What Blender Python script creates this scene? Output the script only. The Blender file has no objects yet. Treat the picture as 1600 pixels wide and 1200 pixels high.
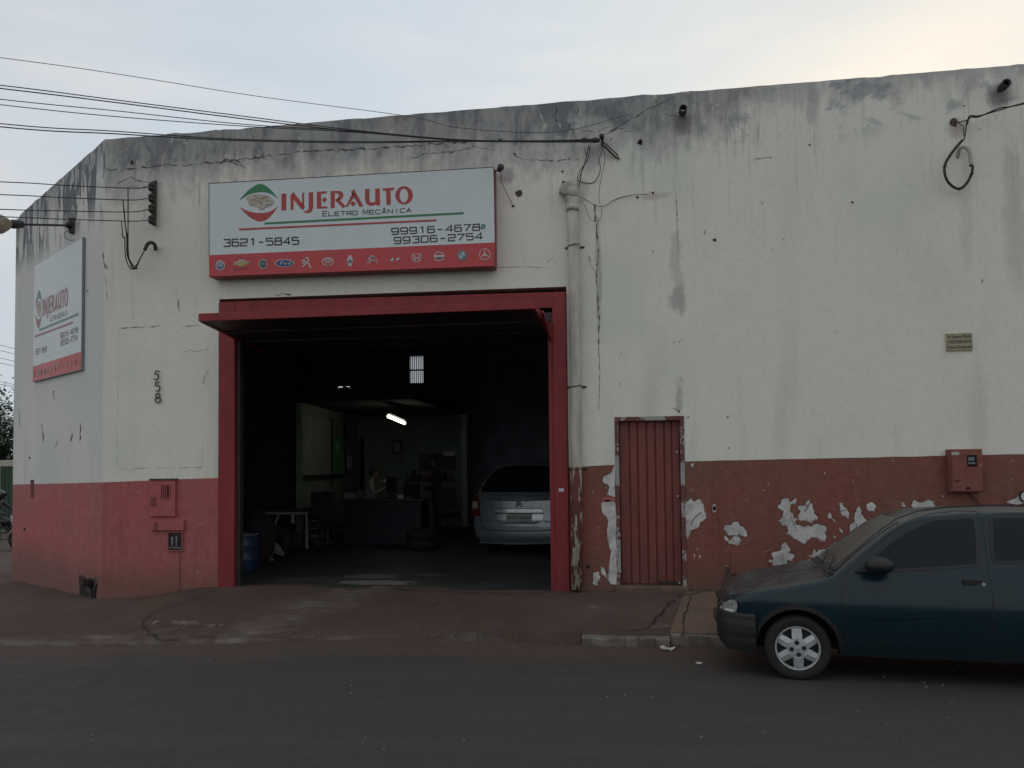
import bpy, bmesh, math, random
from mathutils import Vector, noise as mnoise
random.seed(7)
SC = bpy.context.scene
COL = SC.collection
# ------------------------------------------------------------------ camera, world, sun, exposure
F, SH, TH, PI_, RO, CH_, D = 1245., 77., math.radians(8.5), math.radians(2.2), .011, 1.85, 10.2
fwd = Vector((-math.sin(TH)*math.cos(PI_), math.cos(TH)*math.cos(PI_), math.sin(PI_)))
r0 = Vector((math.cos(TH), math.sin(TH), 0)); u0 = r0.cross(fwd)
rt = r0*math.cos(RO) - u0*math.sin(RO); up = u0*math.cos(RO) + r0*math.sin(RO)
CAM = Vector((0, 0, CH_))
cd = bpy.data.cameras.new('camera'); cam = bpy.data.objects.new('camera', cd); COL.objects.link(cam)
cd.sensor_fit = 'HORIZONTAL'; cd.sensor_width = 36; cd.lens = F/1600*36; cd.shift_y = SH/1600
cd.clip_start = .1; cd.clip_end = 3000
from mathutils import Matrix
m3 = Matrix((rt, up, -fwd)).transposed()
cam.matrix_world = Matrix.Translation(CAM) @ m3.to_4x4()
SC.camera = cam
SC.view_settings.view_transform = 'Standard'; SC.view_settings.look = 'None'
SC.view_settings.gamma = 1; SC.view_settings.use_curve_mapping = False
SC.view_settings.exposure = 0
SC.cycles.use_denoising = True
SUN_EL, SUN_AZ = math.radians(9), math.radians(28)      # low behind the building, right of the view (azimuth from +Y towards +X)
sdir = Vector((math.sin(SUN_AZ)*math.cos(SUN_EL), math.cos(SUN_AZ)*math.cos(SUN_EL), math.sin(SUN_EL)))
sl = bpy.data.lights.new('sun', 'SUN'); sl.energy = .5; sl.angle = math.radians(18); sl.color = (1, .88, .74)
so = bpy.data.objects.new('sun', sl); COL.objects.link(so); so.rotation_euler = sdir.to_track_quat('Z', 'Y').to_euler()
so.location = (0, 0, 30)
world = bpy.data.worlds.new('World'); SC.world = world; world.use_nodes = True
nt = world.node_tree; nt.nodes.clear()
def wn(t, **k):
    n = nt.nodes.new(t)
    for a, b in k.items(): setattr(n, a, b)
    return n
wo = wn('ShaderNodeOutputWorld'); bg = wn('ShaderNodeBackground'); sky = wn('ShaderNodeTexSky')
sky.sky_type = 'NISHITA'; sky.sun_disc = False; sky.sun_elevation = SUN_EL; sky.sun_rotation = SUN_AZ
sky.dust_density = 3; bg.inputs[1].default_value = .1
tc = wn('ShaderNodeTexCoord')
dot = wn('ShaderNodeVectorMath', operation='DOT_PRODUCT'); dot.inputs[1].default_value = sdir
nt.links.new(tc.outputs['Generated'], dot.inputs[0])
ramp = wn('ShaderNodeValToRGB'); e = ramp.color_ramp.elements       # the overcast layer: pale grey blue, warm and brighter round the low sun
e[0].position = 0; e[0].color = (6.9, 7.1, 7.1, 1); e[1].position = .98; e[1].color = (9.0, 8.6, 7.9, 1)
for p, c in ((.45, (6.6, 7.1, 7.5, 1)), (.64, (6.6, 7.3, 8.0, 1)), (.80, (7.5, 8.0, 8.4, 1)), (.90, (8.3, 8.5, 8.3, 1))):
    q = ramp.color_ramp.elements.new(p); q.color = c
mr = wn('ShaderNodeMapRange'); mr.inputs[1].default_value = -.2; mr.inputs[2].default_value = 1
nt.links.new(dot.outputs['Value'], mr.inputs[0]); nt.links.new(mr.outputs[0], ramp.inputs[0])
# streaky high cloud
mp = wn('ShaderNodeMapping'); mp.inputs['Scale'].default_value = (1.2, 2.2, 5.5); mp.inputs['Rotation'].default_value = (.25, .45, .2)
ns = wn('ShaderNodeTexNoise'); ns.inputs['Scale'].default_value = 1.5; ns.inputs['Detail'].default_value = 6; ns.inputs['Roughness'].default_value = .5
nt.links.new(tc.outputs['Generated'], mp.inputs[0]); nt.links.new(mp.outputs[0], ns.inputs[0])
r2 = wn('ShaderNodeValToRGB'); r2.color_ramp.elements[0].position = .48; r2.color_ramp.elements[0].color = (.94, .96, .985, 1)
r2.color_ramp.elements[1].position = .72; r2.color_ramp.elements[1].color = (1.15, 1.09, 1.03, 1)
nt.links.new(ns.outputs[0], r2.inputs[0])
mul = wn('ShaderNodeMix', data_type='RGBA', blend_type='MULTIPLY'); mul.inputs[0].default_value = 1
nt.links.new(ramp.outputs[0], mul.inputs[6]); nt.links.new(r2.outputs[0], mul.inputs[7])
mx = wn('ShaderNodeMix', data_type='RGBA'); mx.inputs[0].default_value = .9
nt.links.new(sky.outputs[0], mx.inputs[6]); nt.links.new(mul.outputs[2], mx.inputs[7])
nt.links.new(mx.outputs[2], bg.inputs[0]); nt.links.new(bg.outputs[0], wo.inputs[0])

# ------------------------------------------------------------------ projection helpers: a pixel of the photograph to a point on a real plane
def ray(x, y): return fwd + rt*((x-800)/F) - up*((y-600-SH)/F)
def atY(x, y, Y): d = ray(x, y); return CAM + d*(Y/d.y)
def W(x, y, off=0): return atY(x, y, D-off)
def plane_hit(x, y, p, n): d = ray(x, y); return CAM + d*((p-CAM).dot(n)/d.dot(n))
C1 = Vector((-7.33, D, 0)); C2 = Vector((-10.92, 12.76, 0))
cdir = (C1-C2).normalized(); cn = Vector((cdir.y, -cdir.x, 0))      # outward (towards the street)
if cn.y > 0: cn = -cn
def CF(x, y, off=0): return plane_hit(x, y, C1+cn*off, cn)
def atZ(x, y, z): d = ray(x, y); return CAM + d*((z-CH_)/d.z)
def smooth(a, b, x): t = max(0, min(1, (x-a)/(b-a))); return t*t*(3-2*t)

# ------------------------------------------------------------------ object helpers
ORG = {}
def meta(o, label=None, cat=None, group=None, kind=None):
    for k, v in (('label', label), ('category', cat), ('group', group), ('kind', kind)):
        if v: o[k] = v
    return o
def thing(name, loc, label, cat, group=None):
    o = bpy.data.objects.new(name, None); COL.objects.link(o); o.location = loc; o.empty_display_size = .2
    ORG[o.name] = Vector(loc); return meta(o, label, cat, group)
def mesh(name, verts, faces, mat, parent=None, smooth_=False, origin=None, mats=None, fm=None):
    org = ORG[parent.name] if parent else (Vector(origin) if origin is not None else Vector((0, 0, 0)))
    me = bpy.data.meshes.new(name)
    me.from_pydata([Vector(v)-org for v in verts], [], faces)
    for m_ in (mats or [mat]): me.materials.append(m_)
    if fm: me.polygons.foreach_set('material_index', fm)
    if smooth_: me.polygons.foreach_set('use_smooth', [True]*len(me.polygons))
    me.validate(); me.update()
    o = bpy.data.objects.new(name, me); COL.objects.link(o)
    if parent: o.parent = parent
    else: o.location = org
    ORG[o.name] = org
    return o
class MB:
    def __init__(s): s.v = []; s.f = []; s.m = []
    def add(s, v, f, m=0):
        b = len(s.v); s.v += [Vector(q) for q in v]; s.f += [tuple(i+b for i in q) for q in f]; s.m += [m]*len(f); return s
    def prism(s, poly, vec, m=0):                        # polygon (3D points) extruded along vec
        n = len(poly); vec = Vector(vec)
        v = [Vector(p) for p in poly] + [Vector(p)+vec for p in poly]
        f = [tuple(range(n)), tuple(range(2*n-1, n-1, -1))] + [(i, i+n, (i+1) % n+n, (i+1) % n) for i in range(n)]
        return s.add(v, f, m)
    def box(s, a, b, m=0):
        x0, y0, z0 = [min(a[i], b[i]) for i in range(3)]; x1, y1, z1 = [max(a[i], b[i]) for i in range(3)]
        return s.prism([(x0, y0, z0), (x1, y0, z0), (x1, y0, z1), (x0, y0, z1)], (0, y1-y0, 0), m)
    def bar(s, p, q, w, h=None, m=0):                    # square bar between two points
        p, q = Vector(p), Vector(q); h = h or w; d = (q-p).normalized()
        a = d.cross(Vector((0, 0, 1)));
        if a.length < .05: a = d.cross(Vector((0, 1, 0)))
        a.normalize(); b = a.cross(d)
        return s.prism([p-a*w/2-b*h/2, p+a*w/2-b*h/2, p+a*w/2+b*h/2, p-a*w/2+b*h/2], q-p, m)
    def tube(s, pts, r, seg=7, m=0, cap=True):
        pts = [Vector(p) for p in pts]; n = len(pts); v = []; f = []
        rs = r if isinstance(r, (list, tuple)) else [r]*n
        pa = None
        for i, p in enumerate(pts):
            d = (pts[min(i+1, n-1)]-pts[max(i-1, 0)]).normalized()
            if pa is None:
                pa = d.cross(Vector((0, 0, 1)))
                if pa.length < .1: pa = d.cross(Vector((0, 1, 0)))
            pa = (pa - d*pa.dot(d)).normalized(); b = d.cross(pa)
            for k in range(seg):
                t = 2*math.pi*k/seg; v.append(p + (pa*math.cos(t)+b*math.sin(t))*rs[i])
        for i in range(n-1):
            for k in range(seg):
                f.append((i*seg+k, i*seg+(k+1) % seg, (i+1)*seg+(k+1) % seg, (i+1)*seg+k))
        if cap: f += [tuple(range(seg-1, -1, -1)), tuple(range((n-1)*seg, n*seg))]
        return s.add(v, f, m)
    def lathe(s, prof, c, axis, seg=24, m=0):            # prof: (radius, along)
        c = Vector(c); ax = Vector(axis).normalized(); a = ax.cross(Vector((0, 0, 1)))
        if a.length < .1: a = ax.cross(Vector((0, 1, 0)))
        a.normalize(); b = ax.cross(a); v = []; f = []; n = len(prof)
        for r, h in prof:
            for k in range(seg):
                t = 2*math.pi*k/seg; v.append(c+ax*h+(a*math.cos(t)+b*math.sin(t))*max(r, 1e-4))
        for i in range(n-1):
            for k in range(seg): f.append((i*seg+k, i*seg+(k+1) % seg, (i+1)*seg+(k+1) % seg, (i+1)*seg+k))
        return s.add(v, f, m)
    def ball(s, c, r, seg=12, m=0):
        rx, ry, rz = (r, r, r) if not isinstance(r, (tuple, list)) else r
        v = []; f = []; R = seg//2
        for i in range(R+1):
            a = math.pi*i/R
            for k in range(seg):
                t = 2*math.pi*k/seg; v.append(Vector(c)+Vector((rx*math.sin(a)*math.cos(t), ry*math.sin(a)*math.sin(t), rz*math.cos(a))))
        for i in range(R):
            for k in range(seg): f.append((i*seg+k, (i+1)*seg+k, (i+1)*seg+(k+1) % seg, i*seg+(k+1) % seg))
        return s.add(v, f, m)
    def build(s, name, mat, parent=None, smooth_=False, origin=None, mats=None):
        return mesh(name, s.v, s.f, mat, parent, smooth_, origin, mats, s.m if mats else None)
def cr(pts, n=8):                                        # Catmull-Rom through points
    pts = [Vector(p) for p in pts]; P = [pts[0]*2-pts[1]] + pts + [pts[-1]*2-pts[-2]]; out = []
    for i in range(1, len(P)-2):
        a, b, c, d = P[i-1:i+3]
        for k in range(n):
            t = k/n; out.append(.5*((2*b)+(c-a)*t+(2*a-5*b+4*c-d)*t*t+(3*b-a-3*c+d)*t*t*t))
    out.append(pts[-1]); return out
def bevel(o, w, seg=2):
    m = o.modifiers.new('bevel', 'BEVEL'); m.width = w; m.segments = seg; m.limit_method = 'ANGLE'; m.angle_limit = math.radians(40); return o
def ribbon(pts, w, closed=False):                        # 2D polyline to 2D quads with mitred joints
    P = [Vector(p) for p in pts]; n = len(P); L = []; Rr = []
    for i in range(n):
        a = P[i-1] if (i > 0 or closed) else None; b = P[(i+1) % n] if (i < n-1 or closed) else None
        d1 = (P[i]-a).normalized() if a is not None else None; d2 = (b-P[i]).normalized() if b is not None else None
        if d1 is None: d1 = d2
        if d2 is None: d2 = d1
        n1 = Vector((-d1.y, d1.x)); n2 = Vector((-d2.y, d2.x)); m_ = n1+n2
        if m_.length < .1: m_ = n1
        m_.normalize(); k = w/2/max(.45, m_.dot(n1)); L.append(P[i]+m_*k); Rr.append(P[i]-m_*k)
    q = []
    for i in range(n if closed else n-1):
        j = (i+1) % n; q.append([L[i], L[j], Rr[j], Rr[i]])
    return q

# ------------------------------------------------------------------ materials
class N:
    def __init__(s, name):
        s.m = bpy.data.materials.new(name); s.m.use_nodes = True; s.t = s.m.node_tree; s.t.nodes.clear()
        s.out = s.t.nodes.new('ShaderNodeOutputMaterial'); s.b = s.t.nodes.new('ShaderNodeBsdfPrincipled')
        s.t.links.new(s.b.outputs[0], s.out.inputs[0]); s.g = s.t.nodes.new('ShaderNodeNewGeometry')
        s.x = s.t.nodes.new('ShaderNodeSeparateXYZ'); s.t.links.new(s.g.outputs['Position'], s.x.inputs[0])
    def n(s, t, **k):
        q = s.t.nodes.new(t)
        for a, b in k.items(): setattr(q, a, b)
        return q
    def set(s, sock, v):
        if hasattr(v, 'is_linked') or hasattr(v, 'links'): s.t.links.new(v, sock)
        elif isinstance(v, (tuple, list)): sock.default_value = tuple(v)+((1,) if len(v) == 3 and len(sock.default_value) == 4 else ())
        else: sock.default_value = v
    def noise(s, sc, det=4, rough=.55, scale=(1, 1, 1), dist=0, off=(0, 0, 0)):
        mp = s.n('ShaderNodeMapping'); mp.inputs['Scale'].default_value = scale; mp.inputs['Location'].default_value = off
        s.t.links.new(s.g.outputs['Position'], mp.inputs[0])
        q = s.n('ShaderNodeTexNoise'); q.inputs['Scale'].default_value = sc; q.inputs['Detail'].default_value = det
        q.inputs['Roughness'].default_value = rough; q.inputs['Distortion'].default_value = dist
        s.t.links.new(mp.outputs[0], q.inputs[0]); return q.outputs[0]
    def math(s, op, a, b=0., c=None, clamp=False):
        q = s.n('ShaderNodeMath', operation=op, use_clamp=clamp); s.set(q.inputs[0], a); s.set(q.inputs[1], b)
        if c is not None: s.set(q.inputs[2], c)
        return q.outputs[0]
    def ss(s, v, a, b, lo=0., hi=1.):
        q = s.n('ShaderNodeMapRange', interpolation_type='SMOOTHSTEP'); s.set(q.inputs[0], v); s.set(q.inputs[1], a); s.set(q.inputs[2], b)
        q.inputs[3].default_value = lo; q.inputs[4].default_value = hi; return q.outputs[0]
    def mix(s, f, a, b, mode='MIX'):
        q = s.n('ShaderNodeMix', data_type='RGBA', blend_type=mode); s.set(q.inputs[0], f); s.set(q.inputs[6], a); s.set(q.inputs[7], b); return q.outputs[2]
    def fin(s, col, rough=.8, bump=None, bs=.3, bd=.01, **k):
        s.set(s.b.inputs['Base Color'], col); s.set(s.b.inputs['Roughness'], rough)
        if bump is not None:
            q = s.n('ShaderNodeBump'); q.inputs['Strength'].default_value = bs; q.inputs['Distance'].default_value = bd
            s.set(q.inputs['Height'], bump); s.t.links.new(q.outputs[0], s.b.inputs['Normal'])
        for a, b in k.items(): s.set(s.b.inputs[a.replace('_', ' ')], b)
        return s.m
MATS = {}
def plain(name, col, rough=.6, var=.15, sc=6., metal=0., bump=.1, spec=None, coat=0):
    if name in MATS: return MATS[name]
    a = N(name); nz = a.noise(sc, 5, .6); nz2 = a.noise(sc*.23, 3)
    c = a.mix(a.ss(nz, .3, .7), tuple(x*(1-var) for x in col), tuple(min(1, x*(1+var)) for x in col))
    c = a.mix(a.ss(nz2, .4, .7, 0, .5), c, tuple(x*(1-var*1.5) for x in col))
    k = dict(Metallic=metal)
    if spec is not None: k['Specular_IOR_Level'] = spec
    if coat: k['Coat_Weight'] = coat
    MATS[name] = a.fin(c, a.ss(nz, .2, .8, max(0, rough-.08), min(1, rough+.08)), nz, bump, .004, **k); return MATS[name]
def emit(name, col, st):
    a = N(name); return a.fin(col, .5, Emission_Color=col, Emission_Strength=st)

def wall_cream(name, left):
    a = N(name); z = a.x.outputs[2]; x = a.x.outputs[0]
    t = a.math('SUBTRACT', 6.54, z)                      # metres below the coping
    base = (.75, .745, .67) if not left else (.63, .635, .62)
    big = a.noise(.55, 3, .5, (1, 1, .8)); big2 = a.noise(.8, 3, .5, (1, 1, .7), off=(7, 3, 2))
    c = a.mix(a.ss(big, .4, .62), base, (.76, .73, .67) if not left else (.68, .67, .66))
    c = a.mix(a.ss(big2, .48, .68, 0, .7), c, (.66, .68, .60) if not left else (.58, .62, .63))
    fine = a.noise(22, 6, .7); c = a.mix(a.ss(fine, .45, .8, 0, .3), c, (.40, .39, .38))
    # long vertical rain streaks, thin and broken
    st = a.noise(1.0, 6, .65, (5.5, 5.5, .35), .3); c = a.mix(a.ss(st, .58, .78, 0, .28), c, (.38, .365, .35))
    st2 = a.noise(1.0, 4, .6, (17, 17, .7), .2, (3, 0, 1)); lo = a.ss(t, 0, 3.2, 1, 0)
    c = a.mix(a.math('MULTIPLY', a.ss(st2, .54, .76, 0, .45), lo), c, (.28, .28, .29))
    # grey weathered strip under the coping: a ragged edge, deeper left of the pipe
    n1 = a.noise(1.3, 8, .68, (1.5, 1.5, .75), .3); n2 = a.noise(5, 6, .7, (1, 1, .45))
    dep = a.ss(x, 0., 2.5, 1, 0)
    depth = a.math('ADD', -.02, a.math('MULTIPLY', dep, .62 if not left else .3))
    tt = a.math('ADD', t, a.math('MULTIPLY', a.math('SUBTRACT', n1, .5), -1.7)); tt = a.math('ADD', tt, a.math('MULTIPLY', a.math('SUBTRACT', n2, .5), -1.))
    s1 = a.ss(a.math('SUBTRACT', tt, depth), -.05, .40, .62, 0)
    c = a.mix(s1, c, (.335, .335, .35))
    dk = a.noise(2.6, 7, .7, (1.3, 1.3, .5), .5, (5, 5, 5))
    s2 = a.math('MULTIPLY', a.ss(a.math('SUBTRACT', tt, depth), -.35, .0, 1, 0), a.math('MULTIPLY', a.ss(dk, .42, .60, .45, 1.), a.ss(x, -.5, 2.0, 1, .6)))
    c = a.mix(s2, c, (.18, .185, .20))
    bl = a.noise(1.7, 5, .6, (1, 1, 1.5), .4, (11, 2, 9)); s3 = a.math('MULTIPLY', a.ss(bl, .56, .66, 0, .55), a.ss(t, .3, .9, 1, 0))
    c = a.mix(s3, c, (.15, .20, .24))                     # old bluish paint showing
    fl = a.noise(9, 4, .6, (1, 1, .55), .2, (1, 8, 4)); s4 = a.math('MULTIPLY', a.ss(fl, .64, .67, 0, .8), a.ss(t, .2, 1.2, 1, 0))
    c = a.mix(s4, c, (.55, .54, .52))                     # flakes of surviving paint
    if left:
        nn = a.noise(1.6, 5, .6, (2.8, 2.8, .5), .6, (4, 4, 0)); s5 = a.math('MULTIPLY', a.ss(nn, .47, .50), a.ss(t, .7, 1.35, .95, 0))
        c = a.mix(s5, c, (.13, .135, .15))
        s6 = a.math('MULTIPLY', a.ss(a.noise(4, 5, .7, (1, 1, .5)), .55, .57), s5); c = a.mix(s6, c, (.42, .42, .43))
    # short sharp drips hanging from the coping
    dn = a.noise(1., 3, .6, (7, 7, .01), 0, (2, 2, 0)); dn2 = a.noise(1., 5, .7, (26, 26, 1.2), .1, (6, 6, 0))
    dl = a.math('SUBTRACT', t, a.math('MULTIPLY', a.math('POWER', dn, 2.2), 2.6)); s7 = a.math('MULTIPLY', a.ss(dl, -.35, .15, .5, 0), a.math('MULTIPLY', a.ss(dn2, .45, .62), a.ss(a.noise(.8, 4, .6, off=(8, 0, 3)), .42, .6))); c = a.mix(s7, c, (.22, .215, .22))
    if not left:
        def smudge(px, py, rx, rz, cc_, k_, n_=1.6):           # a stain that belongs to one spot of this wall
            nonlocal c
            q = W(px, py); d2 = a.math('ADD', a.math('POWER', a.math('MULTIPLY', a.math('SUBTRACT', x, q.x), 1/rx), 2.), a.math('POWER', a.math('MULTIPLY', a.math('SUBTRACT', z, q.z), 1/rz), 2.))
            d2 = a.math('ADD', d2, a.math('MULTIPLY', a.math('SUBTRACT', a.noise(7, 6, .75, (1, 1, .6)), .5), n_)); c = a.mix(a.ss(d2, .0, 1.1, k_, 0), c, cc_)
        smudge(1066, 193, .16, .20, (.16, .15, .155), .85); smudge(1561, 150, .16, .20, (.17, .16, .165), .8)
        smudge(1058, 420, .10, .6, (.34, .345, .34), .38, 4.5); smudge(1058, 470, .14, .2, (.33, .31, .31), .5, 4.5); smudge(1062, 615, .07, .28, (.27, .28, .29), .55, 4)
        smudge(1585, 330, .16, 1.1, (.48, .42, .36), .45, 2.8); smudge(1510, 340, .10, .7, (.50, .52, .46), .4, 3.); smudge(1495, 200, .13, .16, (.40, .30, .27), .6); smudge(1270, 165, .10, .35, (.30, .30, .31), .5, 2.4)
        smudge(790, 275, .14, .14, (.30, .26, .28), .7); smudge(900, 300, .20, .22, (.46, .40, .36), .6); smudge(1025, 306, .22, .07, (.46, .38, .35), .6); smudge(935, 430, .05, .9, (.38, .37, .36), .7, 2.)
    # mossy drips low on the wall
    gr = a.math('MULTIPLY', a.ss(a.noise(.9, 4, .6, (2.5, 2.5, .3), .2, (9, 9, 1)), .5, .75, 0, .45), a.ss(z, 1.7, 4, .9, .2))
    c = a.mix(gr, c, (.40, .42, .35))
    h = a.math('ADD', a.math('MULTIPLY', fine, .5), a.math('MULTIPLY', n1, .8))
    return a.fin(c, .9, h, .35, .012)
def wall_red(name, base, worn):
    a = N(name); z = a.x.outputs[2]
    b1 = a.noise(.9, 5, .6); c = a.mix(a.ss(b1, .35, .65), base, worn)
    f2 = a.noise(11, 6, .7); c = a.mix(a.ss(f2, .42, .75, 0, .45), c, tuple(q*.6 for q in base))
    bl = a.noise(1.7, 4, .5, off=(3, 3, 3)); c = a.mix(a.ss(bl, .5, .72, 0, .5), c, (base[0]*.8, base[1]*1.15, base[2]*.95))
    st = a.noise(1., 5, .6, (9, 9, .6)); c = a.mix(a.ss(st, .5, .8, 0, .5), c, tuple(q*.55 for q in base))
    # splash dirt near the pavement (soil that sticks to the wall), pale scuffs
    d = a.ss(a.math('ADD', z, a.math('MULTIPLY', a.math('SUBTRACT', b1, .5), .9)), .15, .75, .75, 0); c = a.mix(d, c, (.13, .075, .055))
    sc_ = a.ss(a.noise(6, 4, .7, (1, 1, 1.6), off=(2, 7, 1)), .66, .70, 0, .5); c = a.mix(sc_, c, (.42, .38, .35))
    return a.fin(c, a.ss(f2, .3, .7, .6, .85), f2, .35, .008)
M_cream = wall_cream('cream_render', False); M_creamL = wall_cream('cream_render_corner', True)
M_redR = wall_red('brick_red_paint', (.225, .066, .050), (.185, .076, .058)); M_redL = wall_red('paler_red_paint', (.42, .098, .102), (.35, .11, .108))  # the left piece is a paler, pinker red than the right
def peeled():
    a = N('bare_plaster'); n = a.noise(7, 7, .7); c = a.mix(a.ss(n, .35, .7), (.64, .63, .60), (.33, .325, .32))
    c = a.mix(a.ss(a.noise(2.5, 4), .55, .65, 0, .4), c, (.44, .45, .49))
    c = a.mix(a.ss(a.noise(30, 4, .7), .62, .7, 0, .7), c, (.2, .18, .17)); return a.fin(c, .9, n, .5, .006)
M_plaster = peeled()
def ground(name, kind):
    a = N(name); x, y, z = a.x.outputs
    grit = a.noise(70, 4, .8); mid = a.noise(4, 8, .75); big = a.noise(.5, 4, .6)
    if kind == 'asphalt':
        c = a.mix(a.ss(grit, .3, .7), (.030, .0295, .0285), (.070, .068, .064)); c = a.mix(a.ss(mid, .4, .7, 0, .5), c, (.045, .044, .042))
        tr = a.noise(1., 5, .6, (.15, 1.8, 1)); c = a.mix(a.ss(tr, .48, .7, 0, .45), c, (.066, .065, .062))
        w = a.math('ADD', y, a.math('MULTIPLY', a.math('SUBTRACT', a.noise(1.1, 7, .7), .5), 1.3))
        c = a.mix(a.ss(w, 7.2, 8.1, 0, .85), c, (.092, .060, .048))      # red soil washed against the kerb
        c = a.mix(a.ss(a.noise(38, 3, .8, off=(2, 2, 2)), .74, .78, 0, .6), c, (.15, .14, .13))
        return a.fin(c, a.ss(mid, .3, .7, .75, .95), grit, .6, .006, Specular_IOR_Level=.3)
    if kind == 'dirt':
        c = a.mix(a.ss(mid, .35, .65), (.100, .064, .052), (.072, .054, .048)); c = a.mix(a.ss(big, .42, .62, 0, .8), c, (.115, .080, .066))
        wr = a.noise(1.3, 8, .75, (.6, 1.6, 1), .8, (4, 4, 4)); c = a.mix(a.ss(wr, .56, .70, 0, .6), c, (.24, .21, .185))   # worn concrete
        p0, p1 = atZ(400, 992, -.05), atZ(650, 905, .15); dx, dy = p1.x-p0.x, p1.y-p0.y; L_ = math.hypot(dx, dy)
        ds = a.math('ADD', a.math('MULTIPLY', x, -dy/L_), a.math('MULTIPLY', y, dx/L_)); ds = a.math('SUBTRACT', ds, (-p0.x*dy+p0.y*dx)/L_)
        ds = a.math('ABSOLUTE', a.math('ADD', ds, a.math('MULTIPLY', a.math('SUBTRACT', a.noise(2.5, 8, .75, off=(6, 6, 6)), .5), 2.2)))
        in_ = a.math('MULTIPLY', a.ss(x, -5.6, -4.4), a.ss(x, -2.0, -.6, 1, 0))
        c = a.mix(a.math('MULTIPLY', a.math('MULTIPLY', a.ss(ds, .0, .65, .55, 0), in_), a.ss(wr, .42, .62)), c, (.19, .165, .145))   # cement worn pale by tyres turning in
        ye = a.math('ADD', y, a.math('MULTIPLY', a.math('SUBTRACT', mid, .5), .35)); c = a.mix(a.math('MULTIPLY', a.ss(ye, 8.42, 8.60, .6, 0), a.ss(wr, .44, .60)), c, (.17, .15, .135))
        c = a.mix(a.ss(a.noise(2.2, 8, .8, off=(9, 1, 1)), .56, .68, 0, .6), c, (.052, .042, .036))
        c = a.mix(a.ss(grit, .5, .8, 0, .4), c, (.03, .025, .022))
        return a.fin(c, .92, a.math('ADD', mid, a.math('MULTIPLY', grit, .4)), .7, .02, Specular_IOR_Level=.2)
    if kind == 'kerb':
        c = a.mix(a.ss(mid, .35, .62), (.22, .195, .18), (.10, .075, .06)); c = a.mix(a.ss(grit, .4, .8, 0, .5), c, (.06, .05, .045))
        return a.fin(c, .9, mid, .7, .02)
    if kind == 'slab':
        c = a.mix(a.ss(mid, .35, .65), (.165, .10, .072), (.125, .086, .066)); c = a.mix(a.ss(a.noise(1.2, 6, .7), .5, .68, 0, .7), c, (.055, .040, .035))
        c = a.mix(a.ss(grit, .5, .8, 0, .4), c, (.05, .04, .03)); return a.fin(c, .9, a.math('ADD', mid, a.math('MULTIPLY', grit, .3)), .6, .012)
    c = a.mix(a.ss(mid, .35, .65), (.030, .031, .031), (.050, .051, .050)); c = a.mix(a.ss(big, .45, .6, 0, .7), c, (.02, .02, .022))
    def pool(px, py, rx, ry, cc_, k_=.9):                  # a patch of bare cement with a torn outline
        nonlocal c
        q = atZ(px, py, .236); d2 = a.math('ADD', a.math('POWER', a.math('MULTIPLY', a.math('SUBTRACT', x, q.x), 1/rx), 2.), a.math('POWER', a.math('MULTIPLY', a.math('SUBTRACT', y, q.y), 1/ry), 2.))
        d2 = a.math('ADD', d2, a.math('MULTIPLY', a.math('SUBTRACT', a.noise(6, 7, .75), .5), 3.2)); c = a.mix(a.ss(d2, .55, .95, k_, 0), c, cc_)
    pool(592, 910, .60, .24, (.20, .19, .18)); pool(580, 900, .45, .28, (.11, .11, .105)); pool(672, 898, .35, .08, (.12, .12, .115), .8); pool(480, 905, .5, .10, (.07, .068, .065), .8)
    return a.fin(c, .6, mid, .3, .006)
M_asph, M_dirt, M_kerb, M_slab, M_floor = [ground(n, k) for n, k in (('asphalt', 'asphalt'), ('red_soil_concrete', 'dirt'), ('kerb_concrete', 'kerb'), ('pavement_slab', 'slab'), ('garage_floor', 'floor'))]
def steel_red(name, base):
    a = N(name); z = a.x.outputs[2]; n = a.noise(3, 6, .65, (2, 2, .6)); c = a.mix(a.ss(n, .35, .7), base, tuple(q*.72 for q in base))
    f2 = a.noise(25, 4, .7); c = a.mix(a.ss(f2, .66, .72, 0, .6), c, (.09, .035, .025))
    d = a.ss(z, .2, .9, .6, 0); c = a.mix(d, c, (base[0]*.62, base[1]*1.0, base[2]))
    return a.fin(c, .55, n, .15, .004)
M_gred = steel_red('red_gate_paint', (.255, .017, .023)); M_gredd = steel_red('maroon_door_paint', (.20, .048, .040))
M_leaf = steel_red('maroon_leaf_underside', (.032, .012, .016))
M_black = plain('black_rubber', (.012, .012, .013), .6); M_dark = plain('dark_iron', (.03, .028, .027), .6, .3)
M_rust = plain('rusty_iron', (.075, .055, .046), .8, .35, 20); M_crack = plain('crack_shadow', (.11, .105, .10), 1, .3, 20)
M_hole = plain('dark_hole', (.018, .014, .012), 1, .3); M_white = plain('sign_white', (.62, .675, .70), .42, .03, 3, bump=.02)
M_sred = plain('sign_red', (.50, .052, .058), .42, .06, 3, bump=.02); M_sredd = plain('sign_side_red', (.26, .028, .034), .5, .1)
M_green = plain('print_green', (.03, .20, .085), .45, .05); M_red = plain('print_red', (.42, .050, .050), .45, .05)
M_ink = plain('print_black', (.018, .022, .030), .45, .05); M_wprint = plain('print_silver', (.55, .55, .56), .4, .05)
M_gold = plain('print_gold', (.42, .34, .14), .4, .05); M_blue = plain('print_blue', (.03, .06, .20), .4, .05)
M_sky = plain('print_light_blue', (.10, .25, .45), .4, .05); M_grey = plain('print_grey', (.17, .17, .19), .4, .05)
M_brown = plain('print_sepia', (.34, .22, .12), .45, .1)
M_pinkred = plain('print_dull_red', (.30, .05, .05), .45, .1)
M_glassd = plain('tinted_glass', (.005, .010, .014), .04, .05, bump=.0, spec=.22)
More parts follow.
